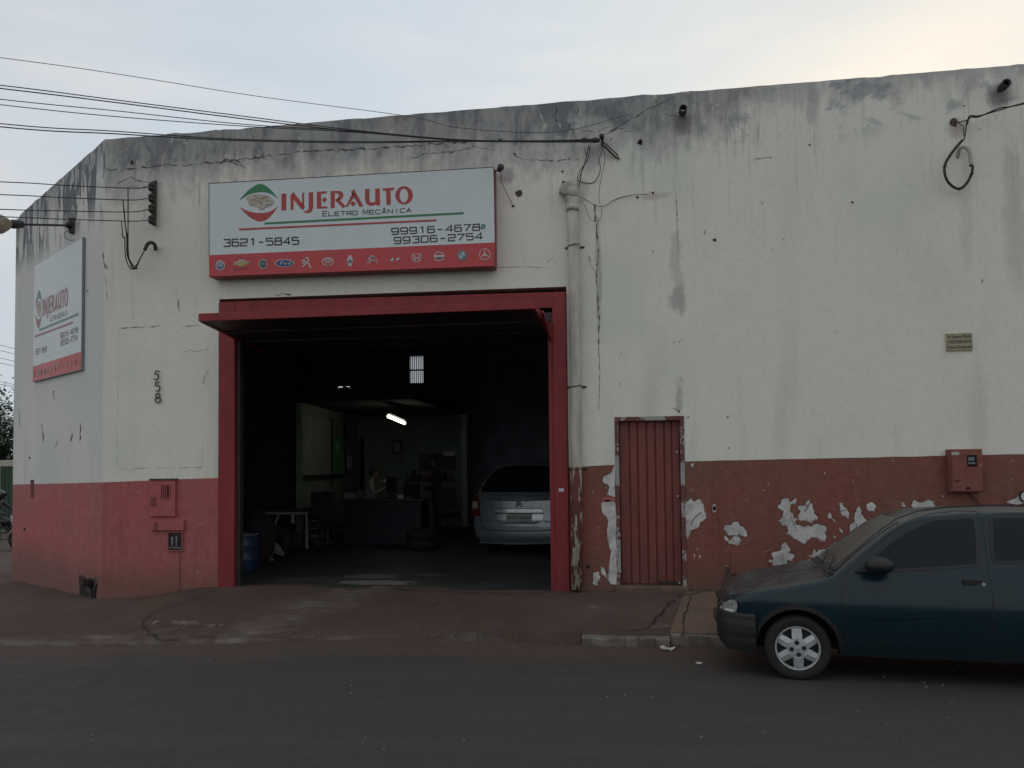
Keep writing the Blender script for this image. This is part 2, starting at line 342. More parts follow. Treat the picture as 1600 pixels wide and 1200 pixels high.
def pvc():
    a = N('old_pvc'); z = a.x.outputs[2]; n = a.noise(5, 6, .7, (2, 2, .35)); c = a.mix(a.ss(n, .35, .7), (.52, .49, .44), (.36, .33, .29))
    c = a.mix(a.ss(a.noise(3, 5, .7, off=(3, 1, 0)), .55, .7, 0, .6), c, (.30, .28, .26))
    pk = a.noise(3.3, 6, .6, (4, 4, 1.2), .6); low = a.math('LESS_THAN', z, 1.80)
    painted = a.ss(pk, .44, .455); c2 = a.mix(painted, (.50, .48, .37), (.17, .06, .05)); c = a.mix(low, c, c2)
    return a.fin(c, .6, n, .2, .004)
M_pvc = pvc()

# ------------------------------------------------------------------ setting: ground
def base_tilt(x): return -.15*smooth(-1.5, -7.5, x)
def wz(x): return .235 + .04*smooth(-.5, 1, x) - .20*smooth(-5.4, -7.3, x)       # height of the wall foot
def zroad(x, y):
    crown = -.07*smooth(7.1, 8.5, y)*(1-.45*smooth(0, -3, x))
    return crown + base_tilt(x)
def kerb_y(x): return 8.47 + .25*smooth(.3, 1.5, x) - .28*smooth(-1, -6, x) + .03*mnoise.noise(Vector((x*.6, 3, 1)))
def zwalk(x, y):
    k0 = kerb_y(x)+.12
    edge = zroad(x, k0) + .085*smooth(-3.2, -.4, x) + .02
    t = max(0, min(1, (y-k0)/(D-k0)))
    if x < C1.x:       # round the corner: distance to the slanted wall
        yw = C1.y + (C1.x-x)*.71; t = max(0, min(1, (y-k0)/(yw-k0)))
    t = t*(1.25-.25*t)
    w = wz(x) - .1*smooth(-7.3, -10.9, x)
    return edge + (w-edge)*t + .012*mnoise.noise(Vector((x*1.7, y*1.7, 0)))
def sheet(name, xs, ys, zf, mat, kind='structure', parent=None):
    v = [(x, y(x) if callable(y) else y, 0) for x in xs for y in ys]; v = [(a, b, zf(a, b)) for a, b, _ in v]; n = len(ys)
    f = [(i*n+j, (i+1)*n+j, (i+1)*n+j+1, i*n+j+1) for i in range(len(xs)-1) for j in range(n-1)]
    o = mesh(name, v, f, mat, parent, True)
    if kind: o['kind'] = kind
    return o
def lin(a, b, n): return [a+(b-a)*i/n for i in range(n+1)]
xs = [-600, -200, -80, -40, -25] + lin(-20, 12, 160) + [16, 25, 40, 80, 200, 600]
sheet('road', xs, [-600, -100, -30, -10, -3, 0, 2, 4, 5, 5.6] + lin(6, 8.7, 18), zroad, M_asph)
g = mesh('ground', [(-900, -900, -1.3), (900, -900, -1.3), (900, 900, -1.3), (-900, 900, -1.3)], [(0, 1, 2, 3)], M_dirt); g['kind'] = 'structure'
# side street past the corner
def zside(x, y): return zroad(x, 8.69) - .022*max(0, min(y, 40)-8.69)
sheet('side_street', [-600, -200, -60, -40] + lin(-30, -8, 30), [8.69, 10, 12, 14, 18, 25, 40, 90, 300], zside, M_asph)
# pavement in front of the building; it bends round the slanted corner into the side street
IN = [(12, D+.16), (C1.x, D+.1), (C2.x+.1, C2.y+.08), (C2.x+.1, 34)]
OUT = [(12, 0), (C1.x-.2, 0), (-9.6, 8.32), (-11.3, 8.9), (-12.4, 10.4), (-12.75, 12.6), (-12.8, 34)]
v = []; f = []; cols = [(x, kerb_y(x)+.125, x, D+.15) for x in lin(12, C1.x, 200)]
oc = cr([(C1.x, kerb_y(C1.x)+.125, 0), (-8.6, 8.28, 0), (-10.2, 8.45, 0), (-11.6, 9.3, 0), (-12.5, 10.8, 0), (-12.8, 12.6, 0), (-12.85, 16, 0), (-12.85, 34, 0)], 10)
ic = [Vector((C1.x, D+.15, 0)).lerp(Vector((C2.x+.12, C2.y+.1, 0)), min(1, i/50)) if i <= 50 else Vector((C2.x+.12, C2.y+.1+(i-50)/20*21.2, 0)) for i in range(71)]
cols += [(a_.x, a_.y, b_.x, b_.y) for a_, b_ in zip(oc[1:], ic[1:])]
nrow = 26
for i, (ax, ay, bx_, by) in enumerate(cols):
    for j in range(nrow+1):
        t = j/nrow; x = ax+(bx_-ax)*t; y = ay+(by-ay)*t
        if i <= 200: z = zwalk(x, y)
        else:
            k = min(1, (i-200)/50); zo = zroad(C1.x, 8.4)+.02 if i == 201 else zside(ax, ay)+.02+.05*k; zi = .035-.135*k if i <= 250 else zside(ax, ay)+.07+.02*max(0, 1-(i-250)/20)
            tt = t*(1.25-.25*t); z = zo+(zi-zo)*tt+.012*mnoise.noise(Vector((x*1.7, y*1.7, 0)))
        v.append((x, y, z))
for i in range(len(cols)-1):
    for j in range(nrow): f.append((i*(nrow+1)+j, i*(nrow+1)+j+1, (i+1)*(nrow+1)+j+1, (i+1)*(nrow+1)+j))
    o_ = i*(nrow+1); n_ = (i+1)*(nrow+1)
nb = len(v); v += [(v[i*(nrow+1)][0], v[i*(nrow+1)][1]-(.02 if i < 210 else 0), v[i*(nrow+1)][2]-.25) for i in range(len(cols))]
for i in range(len(cols)-1): f.append((i*(nrow+1), (i+1)*(nrow+1), nb+i+1, nb+i))
pav = mesh('pavement', v, f, M_dirt, None, True); pav['kind'] = 'structure'
# kerb stones right of the driveway, each a piece
x = -.55; k = 0
while x < 11:
    L = random.uniform(.85, 1.1); x1 = x+L-.018; y0 = kerb_y(x+.5)
    dz = random.uniform(-.022, -.004)
    mb = MB(); n = 6; 
    for s_ in range(n):
        a_, b_ = x+(x1-x)*s_/n, x+(x1-x)*(s_+1)/n
        za, zb = zwalk(a_, y0+.13)+dz, zwalk(b_, y0+.13)+dz
        j1 = random.uniform(-.006, .006)
        mb.prism([(a_, y0+j1, -.3), (b_, y0+j1, -.3), (b_, y0+.004+j1, zb-.012), (b_, y0+.02+j1, zb+.006), (a_, y0+.02+j1, za+.006), (a_, y0+.004+j1, za-.012)], (0, .125, 0))
    mb.build('kerb_stone', M_kerb, pav); x += L
# low worn kerb edge along the driveway: long irregular lumps, mostly buried
mb = MB(); x = -2.2; rk_ = random.Random(41)
while x < -.62:
    L = min(rk_.uniform(.35, .8), -.56-x); y0 = kerb_y(x)+.03; n = 7; prev = None
    for s_ in range(n):
        a_, b_ = x+L*s_/n, x+L*(s_+1)/n; za, zb = zwalk(a_, y0+.12), zwalk(b_, y0+.12); h1 = .012*math.sin(math.pi*(s_+.5)/n)+.002
        mb.prism([(a_, y0+0, za-.12), (b_, y0, zb-.12), (b_, y0+.03, zb+h1), (a_, y0+.03, za+h1)], (0, .12, .002))
    x += L
o = mb.build('worn_kerb_edge', M_dirt, pav); o['kind'] = 'stuff'
# pavement slabs right of the door, laid just above the concrete
for (a_, b_, c_) in ((.62, 1.55, 0), (1.575, 2.7, 1), (2.725, 3.9, 1), (3.925, 5.1, 0), (5.125, 6.3, 1), (6.325, 8, 0)):
    vs = []; nx, ny = 8, 10; fs = []
    y0, y1 = kerb_y(a_)+.13, D-.19
    for i in range(nx+1):
        for j in range(ny+1):
            xx = a_+(b_-a_)*i/nx - (.25*(1-j/ny) if (c_ == 0 and a_ < 1 and i == 0) else 0); yy = y0+(y1-y0)*j/ny; vs.append((xx, yy, zwalk(xx, yy)+.014))
    for i in range(nx):
        for j in range(ny): fs.append((i*(ny+1)+j, (i+1)*(ny+1)+j, (i+1)*(ny+1)+j+1, i*(ny+1)+j+1))
    # skirt so that the slab has an edge
    rim = [j for j in range(ny+1)] + [i*(ny+1)+ny for i in range(1, nx+1)] + [nx*(ny+1)+j for j in range(ny-1, -1, -1)] + [i*(ny+1) for i in range(nx-1, 0, -1)]
    b0 = len(vs); vs += [(vs[i][0], vs[i][1], vs[i][2]-.05) for i in rim]
    for q in range(len(rim)): fs.append((rim[q], rim[(q+1) % len(rim)], b0+(q+1) % len(rim), b0+q))
    mesh('paving_slab', vs, fs, M_slab, pav)
def gcrack(pts, w=.014, seed=0, mat=M_hole):             # ragged crack in the pavement, given by photo pixels
    rnd = random.Random(seed); P = []
    for (px, py) in pts:
        q = atZ(px, py, .1)
        for _ in range(4): q = atZ(px, py, zwalk(q.x, q.y))
        P.append(Vector((q.x, q.y)))
    Q = []
    for i in range(len(P)-1):
        n = max(2, int((P[i+1]-P[i]).length/.06))
        for k in range(n): Q.append(P[i].lerp(P[i+1], k/n)+Vector((rnd.uniform(-.025, .025), rnd.uniform(-.03, .03))))
    Q.append(P[-1]); vs = []; fs = []
    for i, q in enumerate(Q):
        ww = w*rnd.uniform(.4, 1.4)*(1-abs(2*i/len(Q)-1)**4*.8); d = (Q[min(i+1, len(Q)-1)]-Q[max(i-1, 0)]).normalized(); nn = Vector((-d.y, d.x))*ww
        for s_ in (1, -1): p = q+nn*s_; vs.append((p.x, p.y, zwalk(p.x, p.y)+.0185))
    for i in range(len(Q)-1): fs.append((2*i, 2*i+1, 2*i+3, 2*i+2))
    mesh('crack', vs, fs, mat, pav)
gcrack([(1128, 931), (1095, 932), (1062, 940), (1048, 950), (1040, 958), (1025, 968), (1012, 980), (985, 983), (960, 986)], .010, 1)
gcrack([(1080, 945), (1072, 960), (1066, 985), (1064, 1000)], .007, 2)
gcrack([(345, 928), (300, 940), (265, 948), (235, 960), (222, 968), (228, 976), (250, 982), (290, 985)], .008, 3)
gcrack([(905, 925), (860, 929), (780, 930), (700, 927), (600, 926), (520, 922)], .008, 4)
gcrack([(250, 984), (300, 990), (360, 988), (420, 993), (470, 1000), (520, 992)], .004, 5)
# concrete rubble patch in the broken driveway
mb = MB(); rnd = random.Random(5)
for i in range(46):
    px, py = rnd.gauss(290, 22), rnd.gauss(984, 3.5); q = atZ(px, py, 0); q = atZ(px, py, zwalk(q.x, q.y)); r = rnd.uniform(.015, .055); a0 = rnd.uniform(0, 6)
    pl = [(q.x+r*math.cos(a0+t)*rnd.uniform(.7, 1.2), q.y+r*math.sin(a0+t)*rnd.uniform(.5, 1), zwalk(q.x, q.y)-.01) for t in (0, 1.2, 2.4, 3.7, 5)]
    mb.prism(pl, (0, 0, rnd.uniform(.016, .03)))
o = mb.build('rubble', M_kerb, pav); o['kind'] = 'stuff'

# ------------------------------------------------------------------ the building
bld = thing('workshop_building', (-3, D, .2), 'long cream and red painted corner workshop with an open garage doorway', 'building')
BL = [(-7.33, 1.655), (-5.56, 1.705), (-.8, 1.800), (.64, 1.858), (3.7, 1.89), (4.6, 1.90), (13, 1.95)]
def band(x):
    for (a_, za), (b_, zb) in zip(BL, BL[1:]):
        if x <= b_: t = max(0, (x-a_)/(b_-a_)); return za+(zb-za)*t
    return BL[-1][1]
def roof(x): return 6.53+.006*(x+7.3)*.6
GX0, GX1, GZ = -5.585, -.795, 4.145                       # garage opening
DX0, DX1, DZ = -.205, .660, 2.43                          # small door opening
RX = 13.
def lint(x): return 4.165-.035*(x-GX0)/(GX1-GX0)
cuts = sorted(set([C1.x, GX0, GX1, DX0, DX1, RX] + [round(C1.x+.12*i, 3) for i in range(1, int((RX-C1.x)/.12))]))
cuts = [c for i, c in enumerate(cuts) if i == 0 or c-cuts[i-1] > .02 or c in (GX0, GX1, DX0, DX1)]
TH_ = .22
fr = MB(); bk = MB()
def ragged(x): return roof(x)+.022*mnoise.noise(Vector((x*3.1, 1, 0)))+.012*mnoise.noise(Vector((x*11, 4, 0)))
def bandr(x): return band(x)+.006*mnoise.noise(Vector((x*4, 2, 0)))
for a_, b_ in zip(cuts, cuts[1:]):
    mid = (a_+b_)/2; bottoms = (-.4, -.4); red = True
    if GX0-.001 < mid < GX1: bottoms = (lint(a_), lint(b_)); red = False
    elif DX0 < mid < DX1: bottoms = (DZ, DZ); red = False
    else:
        m_ = 1 if mid > GX1 else 2
        fr.add([(a_, D, -.4), (b_, D, -.4), (b_, D, bandr(b_)), (a_, D, bandr(a_))], [(0, 1, 2, 3)], m_)
    lo = (bandr(a_), bandr(b_)) if red else bottoms
    # the upper part in two courses so that the coping line can be ragged
    fr.add([(a_, D, lo[0]), (b_, D, lo[1]), (b_, D, ragged(b_)), (a_, D, ragged(a_))], [(0, 1, 2, 3)], 0)
    fr.add([(a_, D, ragged(a_)), (b_, D, ragged(b_)), (b_, D+TH_, ragged(b_)), (a_, D+TH_, ragged(a_))], [(0, 1, 2, 3)], 0)
    fr.add([(a_, D+TH_, bottoms[0]), (a_, D+TH_, ragged(a_)), (b_, D+TH_, ragged(b_)), (b_, D+TH_, bottoms[1])], [(0, 1, 2, 3)], 3)
for X, z1, mm in ((GX0, lint(GX0), 2), (GX1, lint(GX1), 1), (DX0, DZ, 1), (DX1, DZ, 1)):
    fr.add([(X, D, -.4), (X, D+TH_, -.4), (X, D+TH_, z1), (X, D, z1)], [(0, 1, 2, 3)], mm)
fr.add([(GX0, D, lint(GX0)), (GX1, D, lint(GX1)), (GX1, D+TH_, lint(GX1)), (GX0, D+TH_, lint(GX0))], [(0, 1, 2, 3)], 0)
fr.add([(DX0, D, DZ), (DX1, D, DZ), (DX1, D+TH_, DZ), (DX0, D+TH_, DZ)], [(0, 1, 2, 3)], 0)
M_indark = plain('brightened_inner_wall', (.40, .43, .52), .9, .25, 2)  # wall colour raised pale and bluish to lift the dark interior
fr.build('front_wall', None, bld, mats=[M_cream, M_redR, M_redL, M_indark])
# slanted corner wall
cw = MB(); Lc = (C1-C2).length; n = 36
for i in range(n):
    p, q = C1.lerp(C2, i/n), C1.lerp(C2, (i+1)/n)
    def bz(t): return 1.655-.075*t+.005*mnoise.noise(Vector((t*9, 0, 5)))
    def rz(t): return 6.535-.15*t*(1 if t < .97 else 1.6)+.02*mnoise.noise(Vector((t*14, 6, 5)))
    t0, t1 = i/n, (i+1)/n; bi = -cn*TH_
    cw.add([(q.x, q.y, -.5), (p.x, p.y, -.5), (p.x, p.y, bz(t0)), (q.x, q.y, bz(t1))], [(0, 1, 2, 3)], 1)
    cw.add([(q.x, q.y, bz(t1)), (p.x, p.y, bz(t0)), (p.x, p.y, rz(t0)), (q.x, q.y, rz(t1))], [(0, 1, 2, 3)], 0)
    P, Q = p+bi, q+bi
    cw.add([(q.x, q.y, rz(t1)), (p.x, p.y, rz(t0)), (P.x, P.y, rz(t0)), (Q.x, Q.y, rz(t1))], [(0, 1, 2, 3)], 0)
    cw.add([(Q.x, Q.y, -.5), (P.x, P.y, -.5), (P.x, P.y, rz(t0)), (Q.x, Q.y, rz(t1))], [(0, 3, 2, 1)], 2)
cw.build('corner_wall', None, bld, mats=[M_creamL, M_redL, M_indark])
# side wall on the cross street, back wall with the small grille window, roof
BY = 24.
sw = MB(); ztop = 6.38
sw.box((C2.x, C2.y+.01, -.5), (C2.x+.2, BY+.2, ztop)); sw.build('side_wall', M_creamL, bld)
sr = MB(); sr.box((C2.x-.004, C2.y+.012, -.5), (C2.x, BY+.2, 1.58)); sr.build('side_wall_dado', M_redL, bld)
wa, wb = atY(639, 556, BY), atY(662.5, 598, BY); wl = atY(517, 603.5, BY), atY(554, 607, BY)
holes = [(wa.x, wb.x, wb.z, wa.z), (wl[0].x, wl[1].x, wl[1].z, wl[0].z)]
bx = MB(); X0, X1 = C2.x+.2, RX
xsr = sorted([X0, X1]+[h for q in holes for h in q[:2]])
for a_, b_ in zip(xsr, xsr[1:]):
    mid = (a_+b_)/2; hh = [h for h in holes if h[0] < mid < h[1]]
    if hh: bx.box((a_, BY, -.5), (b_, BY+.2, hh[0][2])); bx.box((a_, BY, hh[0][3]), (b_, BY+.2, 6.3))
    else: bx.box((a_, BY, -.5), (b_, BY+.2, 6.3))
bx.build('back_wall', M_indark, bld)
M_dusty = N('dusty_pane'); q = M_dusty.n('ShaderNodeBsdfTranslucent'); q.inputs[0].default_value = (.62, .66, .72, 1)
M_dusty.t.links.new(q.outputs[0], M_dusty.out.inputs[0]); M_dusty = M_dusty.m
gw = MB(); gw.bar((wa.x, BY+.02, wa.z), (wa.x, BY+.02, wb.z), .04); gw.bar((wb.x, BY+.02, wa.z), (wb.x, BY+.02, wb.z), .04)
gw.bar((wa.x, BY+.02, (wa.z+wb.z)/2-.03), (wb.x, BY+.02, (wa.z+wb.z)/2-.03), .05); gwin = gw.build('grille_window', M_dark, bld)
for i in range(8):
    X = wa.x+(wb.x-wa.x)*(i+.5)/8; w_ = (wb.x-wa.x)/8*.36
    for z0, z1 in ((wb.z, (wa.z+wb.z)/2-.06), ((wa.z+wb.z)/2, wa.z)):
        MB().box((X-w_, BY+.08, z0), (X+w_, BY+.09, z1)).build('pane', M_dusty, gwin)
    MB().bar((X+w_*1.35, BY+.03, wb.z), (X+w_*1.35, BY+.03, wa.z), .02).build('bar', M_dark, gwin)
sl_ = MB(); rnd = random.Random(2); x = wl[0].x
while x < wl[1].x: 
    w_ = rnd.uniform(.05, .16); sl_.box((x, BY+.03, wl[1].z), (x+w_, BY+.07, wl[1].z+rnd.uniform(.02, .10)*(1+.3*(x-wl[0].x)))); x += w_+rnd.uniform(.005, .02)
sl_.build('broken_tile', M_dark, bld)
rf = MB(); rf.prism([(X0-.1, C2.y+.1, 5.95), (C1.x+.02, D+.16, 5.95), (RX, D+.16, 5.95), (RX, BY+.15, 5.95), (X0-.1, BY+.15, 5.95)], (0, 0, .1)); rf.build('roof_slab', M_indark, bld)
MB().box((RX-.2, D+.23, -.5), (RX, BY, 6.3)).build('end_wall', M_indark, bld)
MB().box((3.2, D+.23, .2), (3.4, BY-.01, 5.9)).build('inner_wall', M_indark, bld)
fl = mesh('garage_floor', [(X0, C2.y+.12, .236), (C1.x+.02, D+.12, .236), (GX0, D+.12, .236), (GX0, D+.01, .236), (GX1, D+.01, .232), (GX1, D+.12, .232), (RX, D+.12, .232), (RX, BY, .236), (X0, BY, .236)], [(0, 1, 2, 3, 4, 5, 6, 7, 8)], M_floor, bld)
# ---- wall marks. Cracks are ragged slivers, peeled areas are plates of bare plaster
def wcrack(pts, w=.008, seed=0, mp=W, mat=M_crack, jit=2.0, nor=Vector((0, -1, 0)), branch=False):
    rnd = random.Random(seed+100); P = [Vector(p) for p in pts]; Q = []
    for i in range(len(P)-1):
        n = max(2, int((P[i+1]-P[i]).length/5))
        for k in range(n): Q.append(P[i].lerp(P[i+1], k/n)+Vector((rnd.uniform(-jit, jit), rnd.uniform(-jit, jit)))*.9)
    Q.append(P[-1]); vs = []; fs = []
    for i, q in enumerate(Q):
        d = (Q[min(i+1, len(Q)-1)]-Q[max(i-1, 0)]).normalized(); nn = Vector((-d.y, d.x))*w*118*(rnd.uniform(.15, .9) if rnd.random() < .85 else 1.9)*.5
        for s_ in (1, -1): vs.append(mp(q.x+nn.x*s_, q.y+nn.y*s_, .0035))
    run = []
    for i in range(len(Q)):
        run.append(i)
        if i == len(Q)-1 or (rnd.random() < .12 and len(run) > 3):
            k = len(run)
            if k > 1: mesh('crack', [vs[2*j+q_] for j in run for q_ in (0, 1)], [(2*j, 2*j+1, 2*j+3, 2*j+2) for j in range(k-1)], mat, bld)
            run = []
wcrack([(166, 265), (200, 264), (240, 260), (262, 256), (285, 260), (310, 255), (345, 253), (385, 248), (430, 242), (480, 236), (530, 234), (600, 231), (660, 226), (720, 222), (785, 218)], .014, 1)
wcrack([(185, 286), (205, 276), (212, 282), (240, 285)], .01, 2); wcrack([(196, 292), (225, 293), (240, 288)], .008, 3)
wcrack([(800, 238), (812, 248), (840, 250), (870, 251), (905, 248)], .012, 4); wcrack([(868, 168), (869, 190)], .022, 5)
wcrack([(889, 192), (893, 204), (900, 215)], .018, 6); wcrack([(902, 162), (903, 185)], .008, 7)
wcrack([(934, 340), (933, 370), (935, 400), (931, 425), (934, 460), (936, 500), (935, 540), (937, 575), (936, 640)], .011, 8, jit=1)
wcrack([(920, 400), (924, 415), (931, 430)], .007, 9); wcrack([(928, 318), (931, 345), (932, 372)], .010, 10)
wcrack([(185, 513), (222, 511), (222, 512), (250, 509)], .006, 11, jit=.8); wcrack([(285, 510), (318, 508)], .006, 12, jit=.6)
wcrack([(290, 548), (310, 549), (325, 546)], .006, 13); wcrack([(185, 513), (184, 600), (183, 733)], .0018, 14, jit=.3)
wcrack([(183, 733), (210, 732), (250, 731), (316, 730)], .003, 15, jit=.5); wcrack([(316, 730), (317, 660), (322, 580)], .0018, 16, jit=.4)
wcrack([(318, 600), (320, 588), (326, 578)], .007, 17); wcrack([(275, 455), (278, 478), (281, 486)], .007, 18)
wcrack([(1056, 300), (1058, 340), (1060, 400)], .006, 19, jit=.6); wcrack([(1050, 638), (1062, 642), (1064, 638)], .012, 20)
wcrack([(1040, 178), (1060, 183), (1072, 181)], .01, 21); wcrack([(1178, 252), (1180, 247), (1205, 246)], .009, 22)
wcrack([(780, 418), (830, 417), (862, 419)], .007, 23, jit=.7); wcrack([(905, 202), (935, 207), (955, 196), (985, 207), (1000, 200)], .007, 24)
wcrack([(1053, 100+52), (1010, 172), (975, 192), (945, 210)], .012, 25)
wcrack([(345, 247), (368, 252), (385, 262), (350, 249)], .012, 28); wcrack([(640, 246), (672, 240), (705, 238), (740, 230), (772, 234)], .012, 29)
wcrack([(430, 461), (445, 460), (455, 460)], .012, 30); wcrack([(855, 410), (862, 405), (866, 398)], .009, 31)
for i, (a_, b_) in enumerate([((160, 395), (164, 420)), ((162, 430), (168, 470)), ((135, 452), (138, 462)), ((65, 660), (67, 690)), ((112, 675), (110, 690)), ((82, 610), (84, 625)), ((125, 660), (124, 690)), ((28, 640), (30, 665)), ((88, 688), (87, 700))]):
    wcrack([a_, ((a_[0]+b_[0])/2+1, (a_[1]*.6+b_[1]*.4)), b_], .008, 40+i, mp=CF, jit=1.3)
rnd = random.Random(12)
for i in range(16):                                        # little chips and rust specks all over the render
    px, py = rnd.uniform(950, 1590), rnd.uniform(170, 690); wcrack([(px, py), (px+rnd.uniform(-3, 3), py+rnd.uniform(3, 8))], rnd.uniform(.004, .009), 60+i)
def blob(name, poly, mat, mp=W, off=.004, jag=0, seed=0, sub=3, parent=None, th=.0):
    rnd = random.Random(seed); P = []
    for i in range(len(poly)):
        a_, b_ = Vector(poly[i]), Vector(poly[(i+1) % len(poly)])
        for k in range(sub if jag else 1): c = a_.lerp(b_, k/(sub if jag else 1)); P.append((c.x+rnd.uniform(-jag, jag), c.y+rnd.uniform(-jag, jag)))
    A = [mp(x, y, off) for x, y in P]; B = [mp(x, y, -.02) for x, y in P]; n = len(P)
    fs = [tuple(range(n))] + [(i, i+n, (i+1) % n+n, (i+1) % n) for i in range(n)]
    return mesh(name, A+B, fs, mat, parent or bld)
Z4 = lambda pts: [(1100+x/6.4, 740+y/6.4) for x, y in pts]
patches = [
 Z4([(195, 540), (215, 515), (280, 510), (285, 478), (340, 480), (360, 520), (395, 540), (420, 570), (438, 610), (425, 632), (385, 620), (345, 600), (340, 620), (235, 615), (225, 575), (195, 560)]),
 Z4([(290, 628), (355, 632), (368, 670), (350, 705), (310, 712), (250, 700), (245, 680)]),
 Z4([(205, 620), (230, 640), (250, 662), (235, 680), (205, 655)]),
 Z4([(772, 265), (800, 248), (840, 250), (860, 290), (910, 250), (925, 255), (918, 300), (870, 305), (858, 340), (855, 380), (885, 400), (895, 440), (930, 455), (905, 490), (940, 520), (1000, 535), (1040, 515), (1075, 530), (1100, 508), (1150, 505), (1220, 535), (1228, 570), (1205, 590), (1225, 620), (1212, 675), (1170, 668), (1130, 640), (1080, 635), (1030, 670), (1003, 710), (970, 690), (940, 660), (900, 650), (870, 612), (822, 595), (845, 560), (825, 515), (780, 515), (750, 460), (790, 430), (800, 375), (740, 345), (745, 315), (775, 300)]),
 Z4([(945, 330), (1035, 318), (1002, 308), (1030, 275), (1055, 258), (1058, 295), (1078, 300), (1090, 345), (1105, 390), (1115, 420), (1142, 440), (1110, 465), (1085, 470), (1078, 495), (1055, 480), (1025, 460), (975, 475), (945, 455), (948, 410), (968, 380), (945, 350)]),
 Z4([(690, 775), (725, 780), (770, 768), (785, 700), (825, 688), (835, 715), (860, 740), (862, 775), (845, 795), (890, 805), (903, 830), (880, 868), (835, 855), (830, 900), (818, 938), (760, 930), (715, 940), (690, 925), (680, 880), (695, 850), (680, 800)]),
 Z4([(642, 862), (680, 860), (678, 885), (645, 885)]),
 Z4([(1045, 818), (1085, 820), (1100, 755), (1125, 790), (1150, 760), (1215, 755), (1222, 775), (1252, 795), (1250, 830), (1205, 850), (1190, 878), (1165, 860), (1150, 830), (1110, 850)]),
 Z4([(1240, 410), (1260, 395), (1280, 420), (1285, 450), (1328, 478), (1300, 478), (1265, 445), (1238, 440)]),
 Z4([(1348, 292), (1372, 295), (1410, 340), (1440, 370), (1455, 390), (1445, 448), (1415, 430), (1375, 412), (1362, 372), (1365, 350)]),
 Z4([(1352, 548), (1380, 565), (1392, 592), (1370, 595)]),
 Z4([(1530, 340), (1555, 322), (1572, 350), (1565, 395), (1600, 440), (1640, 470), (1680, 470), (1690, 510), (1650, 545), (1600, 550), (1580, 610), (1540, 640), (1500, 672), (1470, 640), (1455, 590), (1465, 510), (1515, 478), (1500, 420), (1520, 380)]),
 Z4([(85, 318), (105, 315), (125, 370), (103, 392), (85, 370)]),
 [(1355, 787), (1362, 785), (1369, 790), (1367, 798), (1358, 798), (1354, 793)],
 [(1424, 789), (1428, 781), (1440, 786), (1450, 781), (1458, 783), (1460, 792), (1452, 796), (1438, 795), (1428, 799)],
 [(1404, 796), (1412, 799), (1410, 803), (1402, 802)], [(1573, 784), (1588, 778), (1597, 770), (1606, 772), (1606, 783), (1590, 790)], [(1408, 784), (1413, 786), (1415, 792), (1409, 790)],
 [(1070, 788), (1080, 778), (1082, 783), (1094, 780), (1100, 790), (1104, 808), (1094, 816), (1090, 826), (1080, 828), (1074, 843), (1069, 820)],
 [(960, 727), (955, 740), (943, 745), (942, 752), (953, 760), (948, 772), (961, 776), (961, 727)],
 [(939, 784), (950, 780), (962, 785), (963, 860), (964, 914), (955, 912), (950, 905), (952, 885), (955, 862), (948, 838), (950, 812), (940, 800)],
 [(928, 895), (935, 893), (938, 902), (932, 915), (926, 912)], [(937, 884), (943, 888), (948, 902), (940, 898)],
 [(1113, 789), (1118, 788), (1119, 799), (1113, 796)], [(1083, 864), (1087, 866), (1085, 872)], [(1091, 867), (1096, 870), (1093, 873)], [(1077, 726), (1084, 724), (1082, 730)]]
M_edgeshadow = plain('torn_edge_shadow', (.10, .04, .035), .9, .3, 20); M_old = plain('old_paint_layer', (.36, .27, .25), .9, .3, 20)
for i, pl in enumerate(patches):
    cx_, cy_ = sum(p[0] for p in pl)/len(pl), sum(p[1] for p in pl)/len(pl)
    blob('peeled_patch', pl, M_plaster, jag=1.1, seed=i, off=.007)
    if len(pl) > 5:                                        # torn rim: lip shadow painted as dark plates, older paint coat showing in places
        blob('torn_rim_and_shadow', [(x+(.9 if x > cx_ else -.9), y-1.1) for x, y in pl], M_edgeshadow, jag=1.1, seed=i, off=.0045)
        rnd = random.Random(i+50); P = [(x+rnd.uniform(-1.6, 1.6), y+rnd.uniform(-.5, 1.8)) for x, y in pl]; blob('torn_rim_and_shadow', P, M_old, jag=1.2, seed=i+9, off=.0035)
rnd = random.Random(33); mb = MB()
for i in range(46):
    px, py = rnd.uniform(925, 1590), rnd.uniform(735, 900)
    if 958 < px < 1075: continue
    r = rnd.uniform(.6, 1.6); mb.prism([W(px+r*math.cos(t)*rnd.uniform(.6, 1.3), py+r*math.sin(t)*rnd.uniform(.6, 1.5), .004) for t in (5, 3.8, 2.5, 1.3, 0)], (0, .01, 0))
o = mb.build('paint_chips', M_plaster, bld); o['kind'] = 'stuff'
blob('old_red_patch', [(941, 777), (961, 776), (962, 783), (942, 785)], M_redL, off=.007)
# cracks inside the bare plaster
for s, pts in enumerate([[(1240, 815), (1245, 830), (1252, 838), (1262, 845)], [(1257, 800), (1262, 792), (1266, 785)], [(1136, 837), (1155, 837)], [(1228, 800), (1236, 806), (1240, 820)], [(1096, 800), (1086, 808), (1079, 820)], [(1330, 815), (1338, 818), (1340, 835)], [(1313, 799), (1322, 797)]]):
    q = pts; rnd = random.Random(s); vs = []; fs = []
    for i, (x, y) in enumerate(q): vs += [W(x-.5, y-.5, .008), W(x+.6, y+.6, .008)]
    for i in range(len(q)-1): fs.append((2*i, 2*i+1, 2*i+3, 2*i+2))
    mesh('crack', vs, fs, M_crack, bld)
